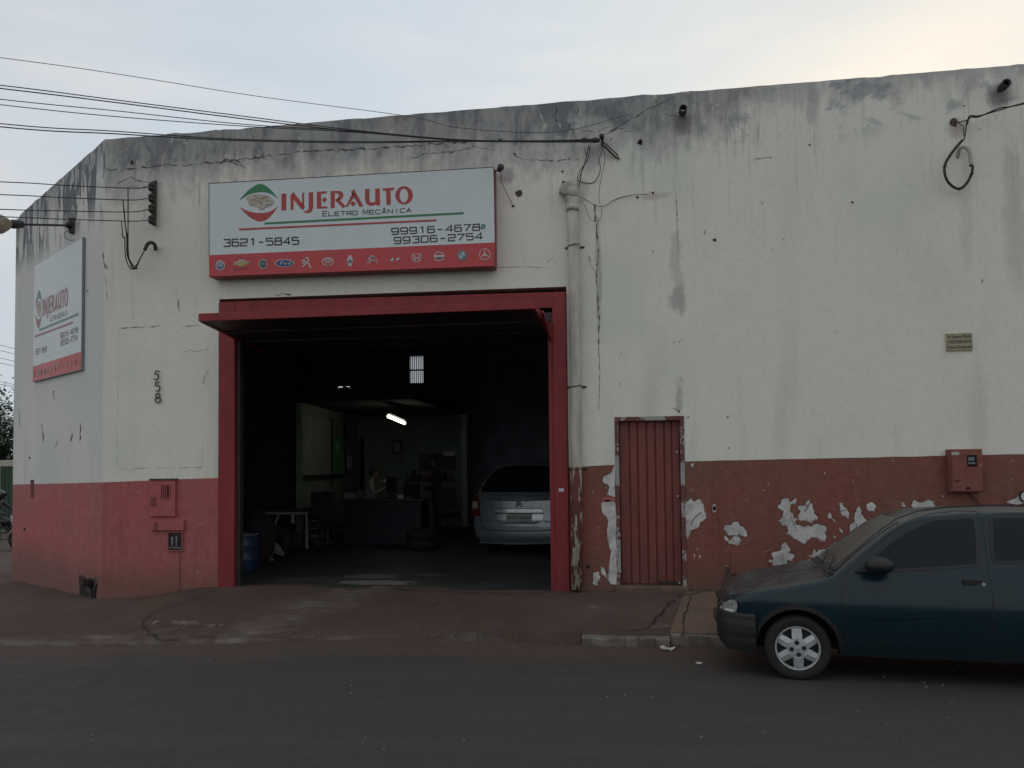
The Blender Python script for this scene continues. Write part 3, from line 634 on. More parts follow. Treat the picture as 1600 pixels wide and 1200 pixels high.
# holes knocked in the render
def hole(px, py, r, mat=M_hole, jag=.35, mp=W, name='wall_hole', sx=1):
    rnd = random.Random(int(px*7+py)); blob(name, [(px+r*sx*math.cos(t*.63)*rnd.uniform(1-jag, 1+jag), py-r*math.sin(t*.63)*rnd.uniform(1-jag, 1+jag)) for t in range(10)], mat, mp, .004)
hole(811, 302, 5.5, M_rust, .15); hole(1000, 222, 4); hole(1491, 192, 6.5, M_rust); hole(206, 254, 3.5, sx=.7); hole(880, 285, 3)
hole(996, 308, 2); hole(1020, 301, 2); hole(1507, 165, 1.4); hole(955, 217, 1.2); hole(879, 268, 1.6); hole(802, 322, 2)
hole(1075, 652, 1.2); hole(1137, 652, 1.2); hole(1139, 700, 1.2); hole(919, 886, 3.2); hole(1117, 375, 3, M_rust); hole(1265, 226, 1.6, M_rust); hole(1332, 316, 1.8)
hole(38, 827, 2, mp=CF); hole(46, 715, 1.6, mp=CF); hole(888, 386, 1.4); hole(903, 438, 1.2)
# broken plaster by the low hatch, and the hatch itself
blob('broken_plaster', [(1134, 886), (1139, 886), (1141, 900), (1142, 916), (1135, 926), (1128, 920), (1126, 910), (1131, 902)], M_rust, jag=1, seed=4)
def wrect(px0, py0, px1, py1, off=0):
    a_, b_ = W(px0, py0, off), W(px1, py1, off); return a_.x, b_.x, b_.z, a_.z
def wbox(name, r, o0, o1, mat, parent, bev=0):
    x0, x1, z0, z1 = r; o = MB().box((x0, D-o1, z0), (x1, D-o0, z1)).build(name, mat, parent)
    if bev: bevel(o, bev)
    return o
hb = wbox('wall_hatch', wrect(1142, 861, 1200, 897), -.01, .02, M_redR, bld, .006)
wbox('hatch_gap', wrect(1143, 898, 1172, 915), 0, .004, M_hole, bld)
# ---- the tilting garage door
gd = MB(); JW = .245
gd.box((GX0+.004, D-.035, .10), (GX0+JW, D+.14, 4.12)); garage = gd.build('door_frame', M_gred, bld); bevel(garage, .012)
bevel(MB().box((GX1-.185, D-.035, .10), (GX1-.004, D+.14, 4.06)).build('frame_post', M_gred, garage), .012)
MB().prism([(GX0+JW, D-.030, 3.90), (GX1-.185, D-.030, 3.86), (GX1-.185, D-.030, 4.06), (GX0+JW, D-.030, 4.118)], (0, .15, 0)).build('lintel_beam', M_gred, garage)
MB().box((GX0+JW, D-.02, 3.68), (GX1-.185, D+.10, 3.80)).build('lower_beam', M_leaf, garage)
MB().box((GX0+JW+.001, D+.03, .2), (GX0+JW+.045, D+.13, 3.79)).build('guide_rail', M_dark, garage)
MB().box((GX1-.245, D+.0, .2), (GX1-.186, D+.10, 3.79)).build('guide_rail', M_gred, garage)
# leaf: a framed sheet tipped out over the pavement
Lf = [(-5.35, 9.3, 3.76), (-1.10, 9.3, 3.74), (-.99, 10.16, 3.67), (-5.30, 10.16, 3.70)]
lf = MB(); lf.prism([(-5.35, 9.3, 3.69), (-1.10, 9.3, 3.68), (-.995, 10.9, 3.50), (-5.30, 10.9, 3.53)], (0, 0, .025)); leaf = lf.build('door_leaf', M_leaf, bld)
bevel(MB().prism([(-5.36, 9.27, 3.685), (-1.09, 9.27, 3.675), (-1.09, 9.27, 3.765), (-5.36, 9.27, 3.785)], (0, .05, 0)).build('front_rail', M_gred, leaf), .006)
MB().bar((-5.335, 9.32, 3.72), (-5.28, 10.9, 3.55), .045, .085).build('side_rail', M_gred, leaf)
MB().bar((-1.11, 9.32, 3.71), (-1.0, 10.9, 3.53), .045, .085).build('side_rail', M_gred, leaf)
for i in range(1, 3):
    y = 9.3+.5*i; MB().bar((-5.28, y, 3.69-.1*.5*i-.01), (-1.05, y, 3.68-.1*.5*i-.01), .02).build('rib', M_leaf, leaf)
MB().bar((-1.045, 9.6, 3.70), (-1.0, 10.12, 3.42), .03).build('stay_arm', M_gred, leaf)
MB().tube([(-5.22, 9.33, 3.68), (-5.22, 9.33, 3.635)], .012).build('door_pull', M_dark, leaf)
wbox('sticker', wrect(873, 763, 881, 768, .036), .036, .038, M_wprint, garage)
# ---- the small door
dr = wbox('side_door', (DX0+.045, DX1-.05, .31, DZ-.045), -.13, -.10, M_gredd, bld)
M_flk = N('flaking_frame'); n_ = M_flk.noise(4, 6, .75); c_ = M_flk.mix(M_flk.ss(n_, .50, .54), (.14, .05, .045), (.33, .33, .31)); M_flk = M_flk.fin(c_, .8, n_, .4, .005)
for nm, r in (('frame_post', (DX0+.002, DX0+.05, .30, DZ-.002)), ('frame_post', (DX1-.052, DX1-.002, .30, DZ-.002)), ('frame_head', (DX0+.05, DX1-.052, DZ-.05, DZ-.002))):
    wbox(nm, r, -.12, .012, M_flk, dr)
bxs = [0, .135, .24, .355, .465, .58, .675, .78]
for i in range(7):                                        # pressed steel boards: flat pans with a rolled rib between
    s_ = (DX1-DX0-.10)/.78; xa, xb = DX0+.05+bxs[i]*s_, DX0+.05+bxs[i+1]*s_
    o = MB().prism([(xa+.003, D+.098, .325), (xa+.012, D+.080+.004*(i % 2), .325), (xb-.012, D+.080+.004*(i % 2), .325), (xb-.003, D+.098, .325)], (0, 0, DZ-.05-.327)).build('board', M_gredd, dr)
wbox('kick_plate', (DX0+.52, DX1-.056, .325, .352), -.075, -.07, M_dark, dr)
MB().tube([(DX1-.075, D+.07, 1.42), (DX1-.02, D+.055, 1.42)], .012).build('bolt', M_dark, dr)
for z_ in (.335, 1.42, 1.98): MB().tube([(DX1-.09, D+.075, z_), (DX1-.09, D+.066, z_)], .012).build('rivet', M_wprint, dr)
bevel(MB().box((DX0-.03, D-.10, .16), (DX1+.02, D+.25, .305)).build('door_step', M_slab, bld), .02)

# ------------------------------------------------------------------ things on the wall
def sx(x): return x
pipe = thing('drain_pipe', (W(903, 925).x, D, .25), 'white plastic drainpipe beside the garage door, its foot peeling red', 'pipe')
px_ = W(903, 600).x; pr = .073; py_ = D-.095
mb = MB(); mb.tube([(px_-.045, py_, .27), (px_-.03, py_, 2), (px_-.02, py_, 3.8), (px_-.03, py_, W(898, 330).z)], pr, 20); mb.build('tube', M_pvc, pipe, True)
e0 = Vector((px_-.03, py_, W(898, 326).z)); e1 = W(893, 302, .12)
mb = MB(); mb.tube(cr([e0-Vector((0, 0, .02)), e0+Vector((0, 0, .07)), e0+Vector((-.03, .0, .15)), e1+Vector((.02, -.01, .02)), e1+Vector((-.05, .05, .04)), e1+Vector((-.08, .12, .05))], 5), pr*1.07, 20); mb.build('elbow', M_pvc, pipe, True)
MB().lathe([(pr*1.02, 0), (pr*1.18, 0), (pr*1.18, .07), (pr*1.02, .07)], e0-Vector((0, 0, .06)), (0, 0, 1), 20).build('socket', M_pvc, pipe, True)
c = W(887, 298, .05); MB().lathe([(0, .035), (pr*1.15, .03), (pr*1.4, 0), (pr*1.4, -.06)], c+Vector((0, -.09, 0)), (-.25, -1, .1), 20).build('end_cap', plain('dusty_cap', (.33, .32, .30), .8), pipe)
for py in (387, 605, 733):
    z_ = W(902, py).z; mb = MB(); mb.tube([(px_-.02+(pr+.008)*math.cos(t), py_-(pr+.008)*math.sin(t), z_+.01*math.cos(t)) for t in lin(0, math.pi, 12)], .006, 5)
    mb.box((px_-.14, D-.012, z_-.012), (px_-.09, D, z_+.012)); mb.box((px_+.05, D-.012, z_-.012), (px_+.11, D, z_+.012)); mb.build('clamp', M_rust, pipe)
hole(884, 297, 10, M_hole, .25)

# ---- sign graphics, traced once and printed on both boards
SGO = .20
sg = thing('shop_sign', W(550, 435, .1), 'wide white and red lit box sign above the garage doorway', 'sign')
def S(x, y, off=0): return W(x, y, SGO+off)
Z1 = lambda x, y: (300+x/3.077, 240+y/3.077)
Z6 = lambda x, y: (360+x/5.333, 270+y/5.333)
TL, TR, BR, BL_ = (326, 286.1), (771.9, 260.6), (773, 416.5), (326.5, 433)
RL, RR = (326.3, 398.8), (772.9, 378.8)
c4 = [S(*p) for p in (TL, TR, BR, BL_)]
mb = MB(); mb.prism(c4[::-1], (0, SGO-.02, 0)); box = mb.build('box_frame', M_sredd, sg); bevel(box, .008)
mesh('white_panel', [S(TL[0]+1, TL[1]+1, .003), S(TR[0]-1, TR[1]+1, .003), S(*RR, .003), S(*RL, .003)], [(3, 2, 1, 0)], M_white, sg)
mesh('red_panel', [S(*RL, .003), S(*RR, .003), S(BR[0]-.5, BR[1]-1, .003), S(BL_[0]+.5, BL_[1]-1, .003)], [(3, 2, 1, 0)], M_sred, sg)
mesh('dark_edge', [S(*TL, .005), S(*TR, .005), S(TR[0], TR[1]+1, .005), S(TL[0]+1, TL[1]+1, .005)], [(3, 2, 1, 0)], M_dark, sg)
mesh('dark_edge', [S(*TL, .0045), S(TL[0]+1, TL[1]+1, .0045), S(RL[0]+1, RL[1], .0045), S(*RL, .0045)], [(0, 1, 2, 3)], M_dark, sg)
GFX = []       # (part name, label, material, [2D polygons], section, layer)
def gfx(name, mat, polys, sec, layer=0, label=None): GFX.append((name, mat, [[tuple(q) for q in p] for p in polys], sec, layer, label))
def arc(cx, cy, rx, ry, a0, a1, n=14): return [(cx+rx*math.cos(a0+(a1-a0)*i/n), cy+ry*math.sin(a0+(a1-a0)*i/n)) for i in range(n+1)]
def z6(pl): return [Z6(x, y) for x, y in pl]
def z1(pl): return [Z1(x, y) for x, y in pl]
def rb(pl, w, closed=False): return ribbon([Vector(p) for p in pl], w, closed)
def sm(pts, n=6): return [(p.x, p.y) for p in cr([(x, y, 0) for x, y in pts], n)]
gfx('emblem_arc', M_green, [z6(sm([(70, 230), (155, 140), (245, 92), (325, 130), (398, 213)]) + sm([(398, 213), (325, 172), (250, 160), (160, 180), (70, 230)])[1:-1])], 'A', label='green upper arc of the emblem')
gfx('emblem_arc', M_red, [z6(sm([(75, 283), (155, 365), (245, 405), (325, 370), (402, 272)]) + sm([(402, 272), (330, 322), (240, 335), (150, 320), (75, 283)])[1:-1])], 'A', label='red lower arc of the emblem')
gfx('engine_drawing', plain('print_cream', (.50, .49, .43), .5, .1), [z6([(148, 215), (200, 186), (300, 195), (352, 235), (340, 262), (290, 285), (255, 308), (235, 285), (175, 268), (150, 245)])], 'A')
eng = []
for pl in ([(135, 210), (200, 186), (300, 192), (355, 228), (350, 262), (300, 285), (250, 310), (232, 285), (170, 270), (150, 235), (135, 210)], [(150, 215), (230, 228), (290, 215), (350, 240)], [(165, 240), (210, 215), (270, 205), (320, 200)],
           [(170, 262), (240, 250), (300, 268), (345, 255)], [(200, 190), (230, 210), (280, 208), (300, 194)], [(240, 230), (255, 260), (250, 300)], [(290, 230), (310, 245), (300, 275)], [(190, 235), (240, 240), (320, 232)]):
    eng += rb(z6(sm(pl, 3)), .8)
gfx('engine_drawing', M_brown, eng, 'A', 1, label='sepia line drawing of an engine')
LET = {'I': [[(425, 175), (465, 172), (465, 310), (425, 314)]],
 'N': [[(500, 186), (526, 163), (526, 305), (502, 310)], [(500, 186), (526, 161), (622, 285), (605, 308), (588, 300)], [(597, 168), (613, 160), (613, 290), (597, 270)]],
 'J': [[(652, 164), (690, 160), (690, 285), (680, 318), (655, 335), (625, 334), (610, 322), (616, 316), (638, 318), (652, 300)]],
 'E': [[(720, 158), (756, 156), (756, 281), (800, 278), (814, 290), (795, 296), (720, 299)], [(756, 156), (808, 152), (798, 171), (756, 175)], [(785, 200), (806, 222), (783, 247), (762, 225)]],
 'R': [[(835, 152), (869, 150), (869, 291), (835, 294)], [(869, 150), (910, 150), (936, 164), (942, 190), (930, 214), (905, 228), (880, 240), (872, 226), (895, 210), (905, 190), (898, 172), (869, 170)], [(872, 226), (900, 216), (962, 278), (935, 293)]],
 'A': [[(960, 283), (974, 285), (1042, 185), (1018, 165)], [(1003, 157), (1031, 138), (1108, 278), (1077, 284)], [(1022, 233), (1046, 255), (1020, 281), (997, 258)]],
 'U': [[(1121, 136), (1158, 133), (1158, 228), (1168, 244), (1190, 248), (1207, 238), (1207, 131), (1243, 129), (1247, 270), (1222, 272), (1213, 262), (1190, 273), (1160, 274), (1134, 258), (1122, 232)]],
 'T': [[(1262, 131), (1370, 122), (1361, 143), (1276, 149)], [(1297, 147), (1334, 144), (1336, 264), (1300, 267)]]}
for k_, pls in LET.items(): gfx('letter', M_red, [z6(p) for p in pls], 'A')
ro = arc(1447, 187, 73, 76, -.1, 2*math.pi-.1, 28); ri = arc(1445, 189, 36, 58, -.1, 2*math.pi-.1, 28)
gfx('letter', M_red, [z6([ro[i], ro[i+1], ri[i+1], ri[i]]) for i in range(28)], 'A')
GL = {'0': [[(0, 1), (1, 1), (1, 0), (0, 0), (0, 1)]], '1': [[(.25, .85), (.6, 1), (.6, 0)]], '2': [[(0, .8), (0, 1), (1, 1), (1, .52), (.85, .48), (.12, .46), (0, .38), (0, 0), (1, 0)]],
 '3': [[(0, 1), (1, 1), (.98, .56), (.4, .53)], [(.98, .52), (1, 0), (0, 0)]], '4': [[(.8, 0), (.8, 1), (0, .3), (1.08, .3)]], '5': [[(1, 1), (0, 1), (0, .58), (.9, .58), (1, .5), (1, .1), (.9, 0), (0, 0)]],
 '6': [[(1, .92), (.9, 1), (.1, 1), (0, .9), (0, .1), (.1, 0), (.9, 0), (1, .1), (1, .5), (.9, .57), (0, .57)]], '7': [[(0, 1), (1, 1), (.3, 0)]],
 '8': [[(.05, 1), (.95, 1), (.95, .55), (.05, .55), (.05, 1)], [(.0, .55), (1, .55), (1, 0), (0, 0), (0, .55)]], '9': [[(0, .05), (.1, 0), (.9, 0), (1, .1), (1, .9), (.9, 1), (.1, 1), (0, .9), (0, .5), (.1, .42), (1, .42)]],
 '-': [[(.15, .45), (.85, .45)]], 'E': [[(1, 1), (0, 1), (0, 0), (1, 0)], [(0, .52), (.9, .52)]], 'L': [[(0, 1), (0, 0), (1, 0)]], 'T': [[(0, 1), (1, 1)], [(.5, 1), (.5, 0)]],
 'R': [[(0, 0), (0, 1), (.9, 1), (1, .9), (1, .52), (.9, .42), (0, .42)], [(.6, .42), (1, 0)]], 'O': [[(.1, 1), (.9, 1), (1, .9), (1, .1), (.9, 0), (.1, 0), (0, .1), (0, .9), (.1, 1)]],
 'M': [[(0, 0), (0, 1), (.5, .25), (1, 1), (1, 0)]], 'C': [[(1, .85), (.9, 1), (.1, 1), (0, .9), (0, .1), (.1, 0), (.9, 0), (1, .15)]], 'A': [[(0, 0), (.5, 1), (1, 0)], [(.2, .33), (.8, .33)]],
 'N': [[(0, 0), (0, 1), (1, 0), (1, 1)]], 'I': [[(.5, 0), (.5, 1)]], 'K': [[(0, 0), (0, 1)], [(1, 1), (.1, .5), (1, 0)]], '^': [[(.2, 1.12), (.5, 1.34), (.8, 1.12)]], 'S': [[(1, .85), (.9, 1), (.1, 1), (0, .9), (0, .6), (1, .42), (1, .1), (.9, 0), (.1, 0), (0, .15)]]}
def words(nm_, sec, *a_, **k_):
    for g_ in text(*a_, **k_): gfx(nm_, M_ink, g_, sec)
def text(s_, p0, p1, hs, wid, fill=.74):                   # glyph strokes along a baseline in pixels
    p0, p1 = Vector(p0), Vector(p1); n = len([c for c in s_ if c != '^']); st = (p1-p0)/(n-(1-fill)); i = 0; out = []
    for c in s_:
        if c == '^': k_ = i-1
        else: k_ = i; i += 1
        if c == ' ': continue
        h = hs[k_] if isinstance(hs, list) else hs
        g_ = []
        for pl in GL[c]: g_ += rb([p0+st*(k_+x*fill)+Vector((0, -h*y)) for x, y in pl], wid)
        out.append(g_)
    return out
hE = [7.6]+[6]*6+[7.6]+[6]*7
words('letter', 'A', 'ELETRO', Z6(770, 361), Z6(1057, 350), [7.6]+[6.1]*5, 1.2)
words('letter', 'A', 'MECA^NICA', Z6(1108, 348), Z6(1505, 327), [7.6]+[6.1]*7, 1.2)
gfx('green_line', M_green, [z1([(348, 331), (1306, 281), (1306, 291), (348, 341)])], 'A'); gfx('red_line', M_red, [z1([(225, 360), (1175, 316), (1175, 325), (225, 369)])], 'A')
words('digit', 'B', '3621-5845', Z1(152, 446), Z1(512, 435), 10.6, 2.0)
words('digit', 'C', '99916-4678', Z1(960, 389), Z1(1382, 368), 9.6, 1.8)
words('digit', 'C', '99306-2754', Z1(972, 433), Z1(1395, 411), 9.6, 1.8)
gfx('message_icon', M_green, [z1(arc(1400, 350, 11, 12, 0, 6.28, 16)[:-1]), z1([(1389, 354), (1388, 364), (1397, 361)])], 'C'); gfx('message_icon', M_wprint, rb(z1([(1395, 345), (1397, 351), (1404, 356)]), 1), 'C', 1)
def ring(cx, cy, rx, ry, w): return rb(z1(arc(cx, cy, rx, ry, 0, 6.28318, 22)[:-1]), w, True)
def disc(cx, cy, rx, ry): return [z1(arc(cx, cy, rx, ry, 0, 6.28318, 22)[:-1])]
def strokes(*pls, w=1.1): return sum([rb(z1(p), w) for p in pls], [])
E_ = lambda m_, p, l=0: gfx('car_emblem', m_, p, 'D', l)
E_(M_blue, disc(136, 537, 19, 21)); E_(M_wprint, ring(136, 537, 20, 22, 1.3)+strokes([(122, 524), (130, 545), (136, 534), (142, 545), (150, 524)], [(128, 519), (136, 532), (144, 519)], w=1.2), 1)
E_(M_gold, [z1([(208, 520), (222, 520), (225, 513), (254, 512), (254, 519), (279, 517), (268, 533), (254, 533), (252, 541), (222, 542), (222, 535), (198, 537)])]); E_(M_wprint, [z1([(199, 521), (222, 520), (225, 511), (254, 510), (254, 517), (280, 515), (279, 518), (256, 521), (254, 515), (226, 516), (224, 523), (203, 524)])], 1); E_(M_pinkred, [z1([(200, 550), (270, 546), (270, 554), (200, 558)])])
E_(M_grey, disc(341, 530, 19, 21)); E_(M_wprint, ring(341, 530, 20, 22, .8), 1); E_(M_ink, [z1([(328, 518), (356, 516), (355, 542), (342, 548), (330, 543)])], 1); E_(M_wprint, strokes([(333, 522), (333, 538)], [(339, 522), (339, 538)], [(345, 521), (345, 538)], [(351, 521), (351, 538)], w=.5), 2)
E_(M_wprint, disc(444, 527, 46, 19)); E_(M_blue, disc(444, 527, 42, 16), 1); E_(M_wprint, strokes([(424, 534), (428, 520), (440, 520)], [(424, 527), (434, 526)], sm([(440, 530), (444, 525), (447, 531), (441, 533)]), [(452, 533), (453, 526), (458, 526)], sm([(462, 530), (466, 526), (468, 531), (463, 533)], 3), [(470, 532), (474, 519)], w=.8), 2)
E_(M_wprint, strokes(sm([(527, 517), (538, 512), (545, 524), (552, 522), (560, 512), (554, 501), (544, 505)]), sm([(552, 520), (546, 530), (536, 540), (530, 546)]), sm([(550, 526), (562, 530), (568, 545), (574, 546)]), sm([(545, 522), (535, 526), (530, 522)]), w=1.8))
E_(M_wprint, ring(653, 519, 27, 18, 1)+ring(653, 512, 20, 7, .9)+ring(653, 520, 7, 16, .9)); E_(M_pinkred, disc(653, 533, 6, 4), 1)
E_(M_wprint, [z1([(755, 489), (765, 489), (776, 516), (765, 541), (754, 541), (743, 516)])]); E_(M_grey, [z1([(760, 503), (768, 517), (760, 531), (751, 517)]), z1([(743, 516), (776, 514), (768, 525), (750, 526)])], 1)
E_(M_wprint, [z1([(842, 517), (852, 500), (866, 488), (880, 497), (866, 499), (852, 509)]), z1([(846, 527), (854, 516), (866, 507), (882, 515), (866, 517)])]+strokes([(878, 499), (893, 512)], [(882, 515), (893, 527)], [(846, 525), (839, 533)], w=.7)); E_(M_grey, [z1([(852, 504), (866, 492), (878, 499), (866, 499)]), z1([(856, 518), (866, 510), (878, 517)])], 1)
E_(M_wprint, [z1([(952, 515), (962, 503), (966, 497), (969, 512), (958, 517)]), z1([(980, 514), (985, 503), (998, 497), (994, 510)])]+strokes([(941, 507), (946, 506)], [(1003, 504), (1008, 503)], [(968, 524), (974, 520)], w=.6))
E_(M_wprint, rb(z1([(1060, 484), (1098, 482), (1103, 486), (1100, 512), (1092, 519), (1068, 520), (1060, 514), (1056, 488)]), .8, True)+strokes([(1066, 487), (1070, 502), (1072, 515)], [(1094, 485), (1090, 501), (1088, 514)], [(1070, 502), (1090, 501)], w=1.6))
E_(M_wprint, ring(1188, 494, 24, 21, 1.1)); E_(M_wprint, [z1([(1163, 489), (1214, 487), (1214, 495), (1163, 497)])], 1); E_(M_grey, [z1([(1166, 497), (1212, 495), (1212, 501), (1167, 503)])], 1)
E_(M_grey, disc(1298, 489, 24, 26)); E_(M_wprint, disc(1298, 489, 15, 16), 1)
for a_ in (math.pi, 0): E_(M_sky, [z1([(1298, 489)]+arc(1298, 489, 14, 15, a_, a_+math.pi/2, 6))], 2)
E_(M_wprint, ring(1407, 484, 26, 26, .9)+[z1([(1407, 459), (1410, 481), (1429, 497), (1407, 489), (1386, 499), (1404, 481)])])
for nm, mat, polys, sec, lay, lab in GFX:
    mb = MB()
    for pl in polys:
        n = len(pl); mb.add([S(x, y, .006+.0025*lay) for x, y in pl], [tuple(range(n))])
    o = mb.build(nm, mat, sg)
    if lab: o['label'] = lab
# floodlight on its corner and the thin lead hanging from it
fld = thing('spotlight', W(783, 262, .25), 'small dark floodlight clamped to the upper right corner of the wide sign', 'lamp')
p = W(782, 262, .30); mb = MB(); mb.lathe([(0, -.05), (.03, -.05), (.045, .01), (.04, .03), (0, .03)], p, (.5, -.6, .4), 14); mb.build('lamp_head', M_dark, fld, True)
MB().tube([p+Vector((-.02, .04, -.01)), W(773, 268, .14), W(773, 270, .1)], .012, 6).build('bracket', M_rust, fld)
MB().tube(cr([p+Vector((0, .03, -.03)), W(784, 285, .12), W(795, 308, .04), W(801, 321, .01)], 5), .0035, 5).build('lead', M_dark, fld)

# ---- sign on the slanted wall
cs = thing('corner_sign', CF(90, 590, .05), 'tall white and red sign board on the slanted corner wall', 'sign')
cTL, cTR, cBR, cBL = (51.5, 418), (127.5, 371), (127.5, 578), (51.5, 597)
cRL, cRR = (51.5, 573), (127.5, 549)
OC = .04
v4 = [CF(*p, OC) for p in (cTL, cTR, cBR, cBL)]; c4b = [CF(*p, 0.005) for p in (cTL, cTR, cBR, cBL)]
# true rectangle in the wall's own plane, its lower edge hung a little askew like the photograph's
e_u = cdir; ul = (CF(51.5, 590, OC)-C2).dot(e_u); ur = (CF(127.5, 560, OC)-C2).dot(e_u)
zb_l, zb_r = CF(*cBL, OC).z, CF(*cBR, OC).z; zt_r = CF(*cTR, OC).z; zt_l = zt_r+(zb_l-zb_r)
def CU(u, z, off): return Vector((C2.x, C2.y, 0))+e_u*u+Vector((0, 0, z))+cn*off
q4 = [CU(ul, zt_l, OC), CU(ur, zt_r, OC), CU(ur, zb_r, OC), CU(ul, zb_l, OC)]
bevel(MB().prism(q4[::-1], -cn*(OC-.005)).build('box_frame', plain('grey_edge', (.22, .24, .27), .5), cs), .004)
zr_l, zr_r = CF(*cRL, OC).z, CF(*cRR, OC).z
g_ = .012
mesh('white_panel', [CU(ul+g_, zt_l-g_, OC+.003), CU(ur-g_, zt_r-g_, OC+.003), CU(ur-g_, zr_r, OC+.003), CU(ul+g_, zr_l, OC+.003)], [(3, 2, 1, 0)], M_white, cs)
mesh('red_panel', [CU(ul, zr_l, OC+.003), CU(ur, zr_r, OC+.003), CU(ur, zb_r+g_, OC+.003), CU(ul, zb_l+g_, OC+.003)], [(3, 2, 1, 0)], M_sred, cs)

SEC = {'A': ((368, 735), (345, 285), (53.5, 123), None), }
def csmap(sec, x, y):
    # normalise on the wide sign: u 0..1 along it, w metres-like height above its lower edge
    u = (x-326)/(772-326); base_y = 433-(433-416.5)*u; hgt = (base_y-y)/(147+9.4*u)        # 0 at the lower edge, 1 at the top
    if sec == 'A': uu = .03+(u-.10)/(.90-.10)*.92; hh = .34+(hgt-.44)*.62/.55*.72
    elif sec == 'B': uu = .05+(u-.04)/.28*.27; hh = .235+(hgt-.33)*.55
    elif sec == 'C': uu = .58+(u-.63)/.36*.38; hh = .255+(hgt-.31)*.62
    else: uu = u; hh = hgt/.225*.125
    z0 = zb_l+(zb_r-zb_l)*uu; zt = zt_l+(zt_r-zt_l)*uu
    return uu, z0+(zt-z0)*hh
M_fr, M_fg, M_fi = plain('faded_red_print', (.36, .16, .17), .5, .1), plain('faded_green_print', (.16, .27, .25), .5, .1), plain('faded_ink', (.17, .19, .22), .5, .1)
M_fs = plain('faded_silver', (.42, .22, .23), .5, .1)
for nm, mat, polys, sec, lay, lab in GFX:
    mm = {M_red: M_fr, M_green: M_fg, M_ink: M_fi}.get(mat, mat)
    if sec == 'D': mm = M_fs
    mb = MB()
    for pl in polys:
        q = []
        for x, y in pl: uu, z_ = csmap(sec, x, y); q.append(CU(ul+(ur-ul)*uu, z_, OC+.006+.0025*lay))
        mb.add(q, [tuple(range(len(q)))])
    mb.build(nm, mm, cs)

# ---- street lamp arm on the slanted wall
la = CF(115, 353, 0); lam = thing('wall_lamp', la, 'large bulb lamp on a long black arm out from the slanted corner wall', 'lamp')
end = plane_hit(31, 350.5, la+cn*1.0, Vector((0, 1, 0))); 
mb = MB().tube([la+cn*.03, end], .016, 8); mb.build('arm', M_dark, lam)
bevel(MB().box(la+Vector((-.05, -.05, -.12)), la+Vector((.05, .03, .12))).build('bracket', M_dark, lam), .01)
MB().ball(la+cn*.06, .06, 10).build('knuckle', M_dark, lam, True)
ad = (end-(la+cn*.03)).normalized()
MB().lathe([(0, -.03), (.055, -.03), (.065, .10), (.05, .16), (0, .16)], end, ad, 14).build('socket', M_dark, lam, True)
MB().lathe([(.045, .14), (.09, .20), (.135, .29), (.15, .38), (.13, .48), (.08, .56), (0, .59)], end, ad, 20).build('bulb', plain('dirty_bulb', (.30, .23, .15), .35, .3, 8), lam, True)
MB().tube(cr([la+Vector((-.04, -.05, -.08)), la+Vector((-.10, -.08, -.14)), la+Vector((-.06, -.06, -.22)), la+Vector((.02, -.02, -.22)), la+Vector((.03, -.01, -.1))], 4), .005, 5).build('lead', M_dark, lam)

# ---- insulator rack and its four service wires
FARX = -1.0
rk = thing('insulator_rack', W(240, 318, .05), 'iron rack with four insulators near the slanted corner', 'insulator rack')
mb = MB(); a_, b_ = W(243, 282, .03), W(242, 353, .03); mb.bar(a_, b_, .035, .02); a2, b2 = W(238.5, 284, .13), W(237.5, 351, .13); mb.bar(a2, b2, .02); 
for py in (284, 301, 317, 334, 351): mb.bar(W(243, py, .03), W(238, py, .13), .015)
mb.build('rack_frame', M_rust, rk)
iy = [292.5, 309.5, 326, 343.5]
for py in iy: MB().lathe([(0, -.055), (.03, -.055), (.045, -.035), (.045, -.015), (.025, 0), (.045, .015), (.045, .035), (.03, .055), (0, .055)], W(237, py, .15), (0, 0, 1), 12).build('insulator', M_dark, rk, True)
def wire(name, pts, r, label, group=None, cat='cable', mat=M_black, n=10):
    v_ = cr(pts, n); o = MB().tube(v_, r, 5).build(name, mat, None, True, origin=v_[0]); return meta(o, label, cat, group)
def farpt(px, py, Y): return atY(px, py, Y)
SGRP = 'service wires running left from the insulator rack'
nm = ['topmost', 'second', 'third', 'lowest']
for i, (yl, ym, yr) in enumerate([(284, 293, 292), (304, 311.5, 309), (327, 330, 326), (338.5, 344.5, 343.5)]):
    pts = [W(235, yr, .17), W(205, ym+1, .35), farpt(100, (yl+ym)/2+1, 9.3), farpt(0, yl, 8.6), farpt(-420, yl-14, 7.0)]
    wire('service_wire', pts, .0065, f'{nm[i]} of the four thin wires strung left from the insulator rack', SGRP)
# gooseneck conduit and the drop leads
gn = thing('conduit_elbow', W(238, 385, .05), 'rusty gooseneck conduit in the cream wall below the insulator rack', 'conduit')
MB().tube(cr([W(243, 390, -.02), W(242, 383, .10), W(237, 379, .16), W(231, 381, .18), W(226, 391, .18)], 5), [.025]*21, 10).build('bent_pipe', M_rust, gn, True)
for i, (xt, yt, xm, xb) in enumerate([(200, 294, 200, 206), (192, 311, 198, 209), (194, 327, 199, 212), (190, 345, 195, 203)]):
    pts = [W(xt, yt, .33), W(xt+2 if i else 200, yt+25, .30), W(xm, 372, .25), W(xm+1, 400, .2), W(xb+1, 420, .19), W(xb+8, 421, .18), W(219, 404, .18), W(226, 391, .18)]
    pts[-3] = W(214, 416-i, .18)
    wire('drop_lead', pts, .0075, ['rightmost looping black lead dropping from the topmost wire to the conduit', 'looping black lead dropping from the second wire to the conduit', 'looping black lead dropping from the third wire to the conduit', 'leftmost looping black lead dropping from the lowest wire to the conduit'][i], 'drop leads into the gooseneck conduit', n=5)

